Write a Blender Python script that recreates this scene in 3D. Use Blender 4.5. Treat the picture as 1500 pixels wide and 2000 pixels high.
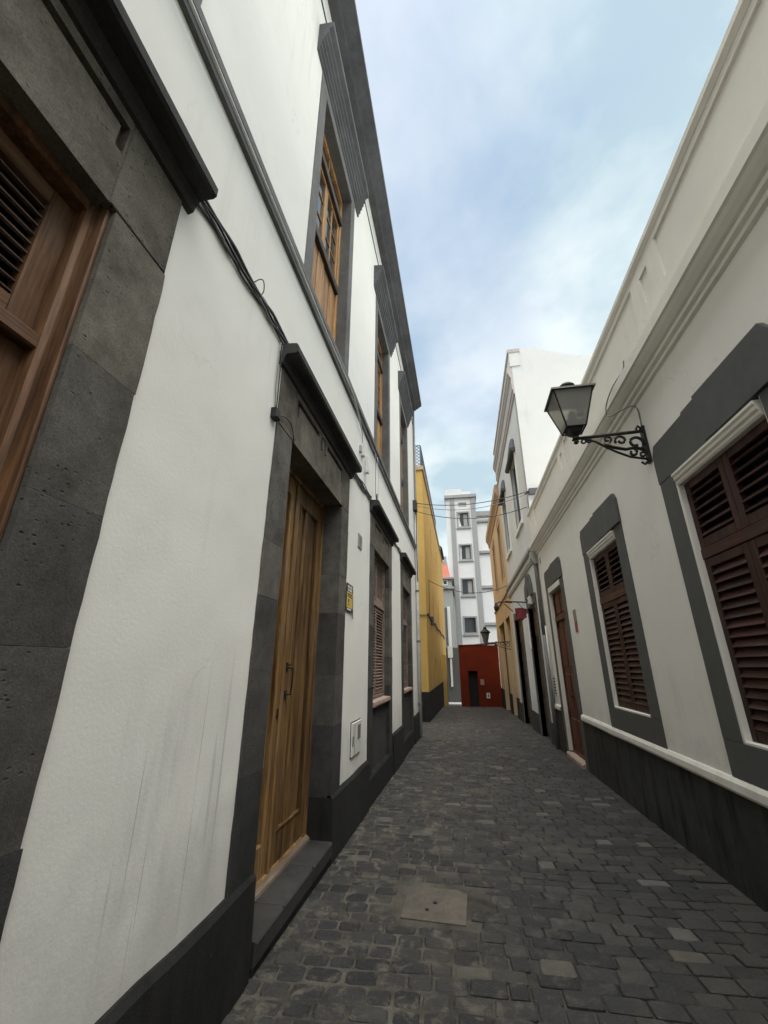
import bpy, bmesh, math, random
from mathutils import Vector, Matrix
random.seed(7)
S = bpy.context.scene
for o in list(bpy.data.objects): bpy.data.objects.remove(o)
COL = S.collection

# ------------------------------------------------------------------ camera
# street runs along +Y, X to the right, camera 1.6 m above the paving
CAMZ = 1.6
right = Vector((0.98394348, 0.17845599, 0.00294666))
down = Vector((-0.05903661, 0.34099871, -0.93820816))
fwd = Vector((-0.16843367, 0.92296985, 0.3460589))
cd = bpy.data.cameras.new('camera'); cam = bpy.data.objects.new('camera', cd); COL.objects.link(cam)
cam.matrix_world = Matrix((( right.x, -down.x, -fwd.x, 0), (right.y, -down.y, -fwd.y, 0),
                           (right.z, -down.z, -fwd.z, CAMZ), (0, 0, 0, 1)))
cd.sensor_fit = 'VERTICAL'; cd.sensor_height = 36; cd.sensor_width = 27
cd.lens = 812 / 2000 * 36; cd.clip_start = .05; cd.clip_end = 3000
S.camera = cam
S.cycles.use_adaptive_sampling = True; S.cycles.adaptive_threshold = .02; S.cycles.caustics_reflective = False; S.cycles.caustics_refractive = False
S.cycles.max_bounces = 6; S.cycles.diffuse_bounces = 4; S.cycles.glossy_bounces = 2; S.cycles.transmission_bounces = 4
S.render.resolution_x = 768; S.render.resolution_y = 1024

# ------------------------------------------------------------------ sky, sun, exposure
SUN = Vector((0.08, -0.26, 1.0)).normalized()
w = bpy.data.worlds.new('World'); S.world = w; w.use_nodes = True
wt = w.node_tree; wt.nodes.clear()
def wn(t, **k):
    n = wt.nodes.new(t)
    for a, b in k.items(): setattr(n, a, b)
    return n
sky = wn('ShaderNodeTexSky'); sky.sky_type = 'NISHITA'; sky.sun_disc = False
sky.sun_elevation = math.asin(SUN.z); sky.sun_rotation = math.atan2(SUN.x, SUN.y)
sky.air_density = 1.0; sky.dust_density = 1.5; sky.ozone_density = 1.2
tc = wn('ShaderNodeTexCoord'); sp = wn('ShaderNodeSeparateXYZ'); wt.links.new(tc.outputs['Generated'], sp.inputs[0])
ad = wn('ShaderNodeMath', operation='ADD'); ad.inputs[1].default_value = .22; wt.links.new(sp.outputs[2], ad.inputs[0])
dv = []
for i in (0, 1):
    d = wn('ShaderNodeMath', operation='DIVIDE'); wt.links.new(sp.outputs[i], d.inputs[0]); wt.links.new(ad.outputs[0], d.inputs[1]); dv.append(d)
cb = wn('ShaderNodeCombineXYZ'); wt.links.new(dv[0].outputs[0], cb.inputs[0]); wt.links.new(dv[1].outputs[0], cb.inputs[1])
def cloud(scale, detail, rough, loc, dist):
    mp = wn('ShaderNodeMapping'); mp.inputs['Location'].default_value = loc; mp.inputs['Rotation'].default_value = (0, 0, .5)
    mp.inputs['Scale'].default_value = (1, .9, 1); wt.links.new(cb.outputs[0], mp.inputs[0])
    n = wn('ShaderNodeTexNoise'); n.inputs['Scale'].default_value = scale; n.inputs['Detail'].default_value = detail
    n.inputs['Roughness'].default_value = rough; n.inputs['Distortion'].default_value = dist
    wt.links.new(mp.outputs[0], n.inputs['Vector']); return n
n1 = cloud(1.5, 5, .5, (5.3, 0.4, 0), .1)
n2 = cloud(2.6, 6, .55, (8.1, 4.7, 0), .1)
r1 = wn('ShaderNodeValToRGB'); r1.color_ramp.interpolation = 'EASE'
r1.color_ramp.elements[0].position = .34; r1.color_ramp.elements[0].color = (.55, .55, .55, 1)
r1.color_ramp.elements[1].position = .60; r1.color_ramp.elements[1].color = (1, 1, 1, 1)
wt.links.new(n1.outputs[0], r1.inputs[0])
r2 = wn('ShaderNodeValToRGB')
r2.color_ramp.elements[0].position = .38; r2.color_ramp.elements[0].color = (2.5, 3.25, 3.65, 1)
r2.color_ramp.elements[1].position = .64; r2.color_ramp.elements[1].color = (4.35, 4.75, 4.8, 1)
wt.links.new(n2.outputs[0], r2.inputs[0])
hz_ = wn('ShaderNodeMapRange', interpolation_type='SMOOTHSTEP'); hz_.inputs[1].default_value = .85; hz_.inputs[2].default_value = .35
wt.links.new(sp.outputs[2], hz_.inputs[0])
mxf = wn('ShaderNodeMath', operation='MAXIMUM'); hm = wn('ShaderNodeMath', operation='MULTIPLY'); hm.inputs[1].default_value = .9
wt.links.new(hz_.outputs[0], hm.inputs[0]); wt.links.new(r1.outputs[0], mxf.inputs[0]); wt.links.new(hm.outputs[0], mxf.inputs[1])
mx = wn('ShaderNodeMix', data_type='RGBA')
wt.links.new(mxf.outputs[0], mx.inputs['Factor']); wt.links.new(sky.outputs[0], mx.inputs['A']); wt.links.new(r2.outputs[0], mx.inputs['B'])
bg = wn('ShaderNodeBackground'); bg.inputs[1].default_value = .058
wo = wn('ShaderNodeOutputWorld'); wt.links.new(mx.outputs['Result'], bg.inputs[0]); wt.links.new(bg.outputs[0], wo.inputs[0])
sd = bpy.data.lights.new('sun', 'SUN'); sd.energy = 1.5; sd.angle = math.radians(75); sd.color = (1, .965, .92)
so = bpy.data.objects.new('sun', sd); COL.objects.link(so); so.location = (10, -8, 30)
so.rotation_euler = SUN.to_track_quat('Z', 'Y').to_euler()
S.view_settings.view_transform = 'Standard'; S.view_settings.look = 'None'
S.view_settings.gamma = 1; S.view_settings.exposure = 1.97; S.view_settings.use_curve_mapping = False

# ------------------------------------------------------------------ materials
def hexl(c): return tuple(c) + (1,)
class NT:
    def __init__(s, name):
        s.m = bpy.data.materials.new(name); s.m.use_nodes = True; s.t = s.m.node_tree
        s.b = s.t.nodes['Principled BSDF']; s._pos = None
    def n(s, t, **k):
        x = s.t.nodes.new(t)
        for a, v in k.items(): setattr(x, a, v)
        return x
    def l(s, a, b): s.t.links.new(a, b)
    def pos(s):
        if not s._pos: s._pos = s.n('ShaderNodeNewGeometry').outputs['Position']
        return s._pos
    def obj(s):
        o = s.n('ShaderNodeTexCoord').outputs['Object']; return o
    def rnd(s): return s.n('ShaderNodeObjectInfo').outputs['Random']
    def map(s, v, scale=(1, 1, 1), loc=(0, 0, 0), rot=(0, 0, 0)):
        m = s.n('ShaderNodeMapping'); m.inputs['Scale'].default_value = scale; m.inputs['Location'].default_value = loc
        m.inputs['Rotation'].default_value = rot; s.l(v, m.inputs[0]); return m.outputs[0]
    def noise(s, v, scale, detail=4, rough=.55, dist=0):
        x = s.n('ShaderNodeTexNoise'); x.inputs['Scale'].default_value = scale; x.inputs['Detail'].default_value = detail
        x.inputs['Roughness'].default_value = rough; x.inputs['Distortion'].default_value = dist
        if v is not None: s.l(v, x.inputs['Vector'])
        return x.outputs[0]
    def ramp(s, f, *st):
        r = s.n('ShaderNodeValToRGB'); e = r.color_ramp.elements
        while len(e) < len(st): e.new(.5)
        for i, (p, c) in enumerate(st):
            e[i].position = p; e[i].color = (c if isinstance(c, tuple) and len(c) == 4 else (tuple(c) + (1,) if isinstance(c, tuple) else (c, c, c, 1)))
        s.l(f, r.inputs[0]); return r.outputs[0]
    def mix(s, f, a, b, bt='MIX'):
        m = s.n('ShaderNodeMix', data_type='RGBA', blend_type=bt)
        for k, v in (('Factor', f), ('A', a), ('B', b)):
            if isinstance(v, (int, float)): m.inputs[k].default_value = v if k == 'Factor' else (v, v, v, 1)
            elif isinstance(v, tuple): m.inputs[k].default_value = v if len(v) == 4 else v + (1,)
            else: s.l(v, m.inputs[k])
        return m.outputs['Result']
    def math(s, op, a, b=None):
        m = s.n('ShaderNodeMath', operation=op)
        for i, v in enumerate((a, b)):
            if v is None: continue
            if isinstance(v, (int, float)): m.inputs[i].default_value = v
            else: s.l(v, m.inputs[i])
        return m.outputs[0]
    def bump(s, h, strength, dist=.01):
        b = s.n('ShaderNodeBump'); b.inputs['Strength'].default_value = strength; b.inputs['Distance'].default_value = dist
        s.l(h, b.inputs['Height']); s.l(b.outputs[0], s.b.inputs['Normal'])
    def fin(s, col, rough=.85, spec=.3, metal=0):
        if isinstance(col, tuple): s.b.inputs['Base Color'].default_value = hexl(col[:3])
        else: s.l(col, s.b.inputs['Base Color'])
        if isinstance(rough, (int, float)): s.b.inputs['Roughness'].default_value = rough
        else: s.l(rough, s.b.inputs['Roughness'])
        s.b.inputs['Specular IOR Level'].default_value = spec; s.b.inputs['Metallic'].default_value = metal
        return s.m

def plaster(name, c, c2, streaks=None, grime=.25, lumpy=.35):
    t = NT(name); p = t.pos()
    big = t.noise(p, .9, 4, .6)
    col = t.mix(t.ramp(big, (.35, 0.), (.7, 1.)), c, c2)
    # rain streaks: long in z, short along the wall
    st = t.noise(t.map(p, (9, 9, .55)), 1.0, 4, .65)
    patch = t.noise(t.map(p, (.6, .6, .5)), 1.0, 2)
    f = t.math('MULTIPLY', t.ramp(st, (.52, 0.), (.78, 1.)), t.ramp(patch, (.5, 0.), (.68, 1.)))
    col = t.mix(t.math('MULTIPLY', f, grime), col, tuple(x * .45 for x in c))
    blot = t.noise(p, 4.5, 6, .7)
    col = t.mix(t.math('MULTIPLY', t.ramp(blot, (.55, 0.), (.8, 1.)), grime * .5), col, tuple(x * .6 for x in c))
    # splash dirt with a ragged upper edge, and hairline cracks
    sx0 = t.n('ShaderNodeSeparateXYZ'); t.l(p, sx0.inputs[0])
    sz = t.math('ADD', sx0.outputs[2], t.math('MULTIPLY', t.noise(p, 2.6, 6, .7), -1.5))
    sr = t.n('ShaderNodeMapRange'); sr.inputs[1].default_value = .25; sr.inputs[2].default_value = -.35; t.l(sz, sr.inputs[0])
    col = t.mix(t.math('MULTIPLY', sr.outputs[0], grime * 1.3), col, tuple(x * .5 for x in c))
    vc = t.n('ShaderNodeTexVoronoi', feature='DISTANCE_TO_EDGE'); vc.inputs['Scale'].default_value = .55
    wv = t.n('ShaderNodeVectorMath', operation='ADD'); nz = t.n('ShaderNodeTexNoise'); nz.inputs['Scale'].default_value = 2.0; nz.inputs['Detail'].default_value = 6
    t.l(p, nz.inputs['Vector']); t.l(p, wv.inputs[0]); t.l(nz.outputs['Color'], wv.inputs[1]); t.l(wv.outputs[0], vc.inputs['Vector'])
    ck = t.math('MULTIPLY', t.ramp(vc.outputs['Distance'], (.0, 1.), (.004, 0.)), t.ramp(t.noise(p, .7, 2), (.56, 0.), (.62, 1.)))
    col = t.mix(t.math('MULTIPLY', ck, .22), col, tuple(x * .35 for x in c))
    if streaks:
        # fine drip lines with their own place on the wall: (y0, y1, z0, z1)
        y0, y1, z0, z1 = streaks
        sx = t.n('ShaderNodeSeparateXYZ'); t.l(p, sx.inputs[0])
        ln = t.noise(t.map(p, (0, 26, .35)), 1.0, 2, .5)
        thin = t.ramp(ln, (.60, 0.), (.625, 1.), (.65, 0.))
        def band(o, a, b, soft):
            lo = t.n('ShaderNodeMapRange'); lo.inputs[1].default_value = a; lo.inputs[2].default_value = a + soft; t.l(o, lo.inputs[0])
            hi = t.n('ShaderNodeMapRange'); hi.inputs[1].default_value = b; hi.inputs[2].default_value = b - soft; t.l(o, hi.inputs[0])
            return t.math('MULTIPLY', lo.outputs[0], hi.outputs[0])
        m = t.math('MULTIPLY', band(sx.outputs[1], y0, y1, .12), band(sx.outputs[2], z0, z1, .5))
        col = t.mix(t.math('MULTIPLY', t.math('MULTIPLY', thin, m), .5), col, (.12, .12, .11))
        sm = t.noise(t.map(p, (0, 5, 1.2)), 1.0, 3)
        col = t.mix(t.math('MULTIPLY', t.math('MULTIPLY', t.ramp(sm, (.45, 0.), (.7, 1.)), m), .3), col, (.28, .28, .27))
    h = t.math('ADD', t.math('MULTIPLY', t.noise(p, 1.3, 2), 1.0), t.math('MULTIPLY', t.noise(p, 70, 4, .6), .05))
    t.bump(h, lumpy, .05)
    return t.fin(col, .9, .2)

def basalt(name, c1, c2, pit=.5, mottle=(1.5, 7), streak=0):
    t = NT(name); o = t.pos(); r = t.rnd()
    off = t.n('ShaderNodeVectorMath', operation='ADD'); t.l(o, off.inputs[0])
    cx = t.n('ShaderNodeCombineXYZ'); sc = t.math('MULTIPLY', r, 13.0); t.l(sc, cx.inputs[2]); t.l(sc, cx.inputs[1]); t.l(cx.outputs[0], off.inputs[1])
    v = off.outputs[0]
    a = t.noise(v, mottle[0], 5, .65); b = t.noise(v, mottle[1], 5, .7); g = t.noise(v, 140, 3, .7)
    col = t.mix(t.ramp(t.math('ADD', t.math('MULTIPLY', a, .6), t.math('MULTIPLY', b, .4)), (.36, 0.), (.64, 1.)), c1, c2)
    col = t.mix(t.ramp(g, (.3, .55), (.7, 0.)), col, tuple(x * .35 for x in c1))
    if streak:
        ch = t.noise(t.map(o, (1, 1, 2.2)), 16, 6, .75)
        col = t.mix(t.math('MULTIPLY', t.ramp(ch, (.66, 0.), (.70, 1.)), .55), col, (.13, .125, .115))
        sn = t.noise(t.map(o, (7, 7, 1.1)), 1.0, 5, .65, .3)
        col = t.mix(t.math('MULTIPLY', t.ramp(sn, (.5, 0.), (.66, 1.)), streak), col, tuple(x * .22 for x in c1))
    br = t.n('ShaderNodeMapRange'); br.inputs[3].default_value = .90; br.inputs[4].default_value = 1.10; t.l(r, br.inputs[0])
    col = t.mix(1.0, col, br.outputs[0], 'MULTIPLY')
    vo = t.n('ShaderNodeTexVoronoi'); vo.inputs['Scale'].default_value = 26; t.l(t.map(v, (1, 1, 1.6)), vo.inputs['Vector'])
    sel = t.noise(v, 5, 2)
    pits = t.math('MULTIPLY', t.ramp(vo.outputs['Distance'], (.10, 1.), (.22, 0.)), t.ramp(sel, (.52, 0.), (.62, 1.)))
    col = t.mix(t.math('MULTIPLY', pits, pit), col, tuple(x * .2 for x in c1))
    h = t.math('SUBTRACT', t.math('ADD', t.math('MULTIPLY', b, .5), t.math('MULTIPLY', g, .35)), t.math('MULTIPLY', pits, pit * 1.2))
    t.bump(h, .5, .012)
    return t.fin(col, .88, .25)

def wood(name, c1, c2, c3, axis='z', rough=.65, worn=.3, scale=1.0):
    t = NT(name); o = t.obj(); r = t.rnd()
    sc = {'z': (14, 14, .9), 'y': (14, .9, 14), 'x': (.9, 14, 14)}[axis]
    off = t.n('ShaderNodeVectorMath', operation='ADD'); t.l(o, off.inputs[0])
    cx = t.n('ShaderNodeCombineXYZ'); q = t.math('MULTIPLY', r, 31.0)
    for i in range(3): t.l(q, cx.inputs[i])
    t.l(cx.outputs[0], off.inputs[1])
    v = t.map(off.outputs[0], tuple(x * scale for x in sc))
    g = t.noise(v, 1.0, 6, .6, .8); fine = t.noise(t.map(off.outputs[0], tuple(x * 6 for x in sc)), 1.0, 3, .6)
    col = t.ramp(g, (.28, c1), (.5, c2), (.74, c3))
    col = t.mix(t.ramp(fine, (.35, .45), (.6, 0.)), col, tuple(x * .5 for x in c1))
    bl = t.noise(t.map(off.outputs[0], tuple(x * .28 for x in sc)), 1.0, 5, .7, .6)
    col = t.mix(t.math('MULTIPLY', t.ramp(bl, (.50, 0.), (.68, 1.)), .7), col, tuple(x * .55 for x in c1))
    wv = t.noise(off.outputs[0], 2.3, 5, .65)
    col = t.mix(t.math('MULTIPLY', t.ramp(wv, (.48, 0.), (.7, 1.)), worn), col, (.14, .125, .11))
    br = t.n('ShaderNodeMapRange'); br.inputs[3].default_value = .8; br.inputs[4].default_value = 1.15; t.l(r, br.inputs[0])
    col = t.mix(1.0, col, br.outputs[0], 'MULTIPLY')
    t.bump(t.math('ADD', g, t.math('MULTIPLY', fine, .5)), .35, .006)
    return t.fin(col, rough, .3)

def paint(name, c, rough=.6, var=.15, spec=.35, metal=0, bump=.15, sc=6):
    t = NT(name); p = t.pos()
    a = t.noise(p, sc, 5, .65); b = t.noise(p, 90, 3, .6)
    col = t.mix(t.ramp(a, (.3, 0.), (.7, 1.)), tuple(x * (1 - var) for x in c), tuple(min(1, x * (1 + var)) for x in c))
    t.bump(t.math('ADD', a, t.math('MULTIPLY', b, .3)), bump, .01)
    return t.fin(col, rough, spec, metal)

MAT = {}
MAT['white_plaster'] = plaster('white_plaster', (.815, .80, .735), (.775, .765, .71), streaks=(1.55, 2.4, .3, 1.75), grime=.30)
MAT['ivory_plaster'] = plaster('ivory_plaster', (.83, .815, .755), (.79, .775, .725), grime=.32, lumpy=.3)
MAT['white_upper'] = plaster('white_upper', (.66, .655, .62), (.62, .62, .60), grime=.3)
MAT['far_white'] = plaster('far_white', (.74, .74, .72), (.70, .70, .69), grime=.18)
MAT['yellow_plaster'] = plaster('yellow_plaster', (.60, .40, .13), (.54, .345, .10), grime=.28)
MAT['ochre_plaster'] = plaster('ochre_plaster', (.66, .50, .31), (.60, .45, .27), grime=.25)
MAT['red_plaster'] = plaster('red_plaster', (.20, .030, .012), (.14, .021, .010), grime=.4)
MAT['white_trim'] = plaster('white_trim', (.78, .755, .68), (.71, .69, .63), grime=.35)
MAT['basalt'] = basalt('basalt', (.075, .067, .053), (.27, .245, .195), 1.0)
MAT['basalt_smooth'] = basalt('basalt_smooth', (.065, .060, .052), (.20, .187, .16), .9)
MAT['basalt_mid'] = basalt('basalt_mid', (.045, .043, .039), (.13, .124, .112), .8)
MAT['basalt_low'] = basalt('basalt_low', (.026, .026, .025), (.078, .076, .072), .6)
MAT['upper_stone'] = basalt('upper_stone', (.125, .123, .118), (.22, .216, .206), .3)
MAT['eave_stone'] = basalt('eave_stone', (.085, .087, .092), (.165, .167, .174), .3)
MAT['slate'] = paint('slate', (.10, .115, .13), .6, .15)
MAT['basalt_dark'] = basalt('basalt_dark', (.036, .035, .033), (.080, .078, .072), .3)
MAT['plinth_black'] = basalt('plinth_black', (.014, .014, .013), (.036, .035, .032), .1, (1.2, 5), .5)
MAT['plinth_grey'] = basalt('plinth_grey', (.034, .035, .032), (.072, .073, .067), .1, (1.1, 5), .85)
MAT['grey_paint'] = paint('grey_paint', (.092, .094, .091), .75, .12)
MAT['pale_grey'] = paint('pale_grey', (.36, .355, .34), .8, .12)
MAT['tower_grey'] = paint('tower_grey', (.33, .33, .32), .8, .1)
MAT['cornice_rose'] = paint('cornice_rose', (.44, .40, .37), .8, .1)
MAT['cornice_ochre'] = paint('cornice_ochre', (.46, .32, .21), .8, .12)
MAT['door_wood'] = wood('door_wood', (.04, .020, .009), (.225, .125, .046), (.42, .265, .11), 'z', .5, .3)
MAT['old_wood'] = wood('old_wood', (.045, .022, .011), (.16, .078, .034), (.30, .165, .085), 'z', .6, .22)
MAT['old_wood_y'] = wood('old_wood_y', (.045, .022, .011), (.16, .078, .034), (.30, .165, .085), 'y', .6, .22)
MAT['orange_wood'] = wood('orange_wood', (.27, .13, .045), (.50, .27, .10), (.66, .40, .17), 'z', .55, .12)
MAT['dark_wood'] = wood('dark_wood', (.028, .019, .014), (.062, .043, .031), (.11, .078, .056), 'y', .6, .2)
MAT['faded_brown'] = wood('faded_brown', (.14, .10, .078), (.26, .19, .15), (.37, .29, .24), 'y', .75, .3)
MAT['maroon_wood'] = wood('maroon_wood', (.018, .007, .0055), (.055, .018, .013), (.095, .034, .024), 'y', .6, .15)
MAT['maroon_wood_z'] = wood('maroon_wood_z', (.018, .007, .0055), (.055, .018, .013), (.095, .034, .024), 'z', .6, .15)
MAT['red_door'] = wood('red_door', (.055, .014, .008), (.11, .030, .018), (.15, .048, .03), 'z', .5, .12)
MAT['bare_wood'] = wood('bare_wood', (.12, .085, .06), (.22, .165, .115), (.30, .235, .17), 'y', .8, .25)
MAT['pink_sill'] = paint('pink_sill', (.36, .27, .22), .8, .2)
MAT['iron'] = paint('iron', (.018, .018, .018), .55, .3, .4, .2)
MAT['lamp_roof'] = paint('lamp_roof', (.16, .155, .14), .5, .3, .4, .3)
MAT['cable_black'] = paint('cable_black', (.05, .05, .05), .6, .3)
MAT['cable_grey'] = paint('cable_grey', (.20, .20, .20), .6, .3)
MAT['cable_white'] = paint('cable_white', (.55, .55, .52), .6, .2)
MAT['pvc_white'] = paint('pvc_white', (.68, .68, .66), .5, .12)
MAT['pvc_grey'] = paint('pvc_grey', (.17, .165, .16), .5, .15)
MAT['box_white'] = paint('box_white', (.68, .68, .64), .5, .06)
MAT['meter_glass'] = paint('meter_glass', (.22, .22, .20), .25, .1)
MAT['black_gap'] = paint('black_gap', (.012, .012, .012), .8, .1)
MAT['sign_black'] = paint('sign_black', (.03, .03, .03), .45, .1)
MAT['sign_yellow'] = paint('sign_yellow', (.62, .44, .10), .5, .06)
MAT['sign_white'] = paint('sign_white', (.7, .7, .68), .5, .05)
MAT['cloth_red'] = paint('cloth_red', (.20, .035, .04), .8, .15)
MAT['roof_tile'] = paint('roof_tile', (.36, .12, .08), .85, .3)
MAT['cover_stone'] = basalt('cover_stone', (.095, .083, .068), (.18, .157, .128), .4, (3, 14))
MAT['lattice_blue'] = paint('lattice_blue', (.10, .13, .16), .5, .2)
MAT['tile_red'] = paint('tile_red', (.26, .10, .065), .6, .2)
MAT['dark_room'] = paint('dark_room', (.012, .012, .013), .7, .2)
def glass(name, c, rough=.06):
    t = NT(name); t.bump(t.noise(t.pos(), 3, 2), .04, .01); return t.fin(c, rough, .6)
MAT['pane'] = glass('pane', (.035, .038, .04))
t = NT('lantern_glass'); t.b.inputs['Base Color'].default_value = (.78, .77, .70, 1); t.b.inputs['Roughness'].default_value = .35
t.b.inputs['Transmission Weight'].default_value = .75; t.b.inputs['IOR'].default_value = 1.1; MAT['lantern_glass'] = t.m

# paving: setts get a tone of their own, the joined ones through an attribute
t = NT('sett_stone'); p = t.pos(); r = t.rnd()
at = t.n('ShaderNodeAttribute'); at.attribute_name = 'tone'
rr = t.math('FRACT', t.math('ADD', t.math('MULTIPLY', r, 7.31), at.outputs['Fac']))
col = t.ramp(rr, (0., (.018, .018, .018)), (.35, (.028, .028, .0275)), (.7, (.038, .037, .035)), (.94, (.050, .048, .042)), (.97, (.095, .088, .068)), (1., (.11, .106, .096)))
a = t.noise(p, 9, 5, .65); b = t.noise(p, 70, 4, .65); c = t.noise(p, 1.1, 4, .6)
col = t.mix(t.ramp(a, (.35, .45), (.6, 0.)), col, (.016, .016, .016))
col = t.mix(t.math('MULTIPLY', t.ramp(b, (.52, 0.), (.75, 1.)), .5), col, (.095, .09, .08))
col = t.mix(t.math('MULTIPLY', t.ramp(c, (.5, 0.), (.68, 1.)), .4), col, (.075, .067, .050))
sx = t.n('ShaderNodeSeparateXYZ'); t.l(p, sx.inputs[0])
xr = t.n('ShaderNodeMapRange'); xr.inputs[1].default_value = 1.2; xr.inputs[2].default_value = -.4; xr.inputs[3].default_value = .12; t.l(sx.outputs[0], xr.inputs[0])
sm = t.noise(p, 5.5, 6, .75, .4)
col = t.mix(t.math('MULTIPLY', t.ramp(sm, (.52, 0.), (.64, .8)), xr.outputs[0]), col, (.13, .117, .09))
t.bump(t.math('ADD', t.math('MULTIPLY', a, .6), t.math('MULTIPLY', b, .4)), .9, .018)
rg = t.ramp(a, (.3, .55), (.7, .8))
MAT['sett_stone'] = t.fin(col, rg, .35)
t = NT('mortar'); p = t.pos()
sx = t.n('ShaderNodeSeparateXYZ'); t.l(p, sx.inputs[0])
a = t.noise(p, 3.0, 5, .65); b = t.noise(p, 60, 4, .7)
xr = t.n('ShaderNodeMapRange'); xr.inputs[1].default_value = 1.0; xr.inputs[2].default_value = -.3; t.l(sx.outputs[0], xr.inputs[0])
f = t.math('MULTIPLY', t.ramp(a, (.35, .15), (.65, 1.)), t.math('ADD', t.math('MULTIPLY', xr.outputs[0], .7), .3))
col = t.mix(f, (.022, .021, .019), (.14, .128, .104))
col = t.mix(t.ramp(b, (.35, .5), (.65, 0.)), col, (.04, .038, .033))
t.bump(b, .6, .01)
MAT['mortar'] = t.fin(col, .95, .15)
MAT['earth'] = paint('earth', (.07, .068, .062), .95, .3)

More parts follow.
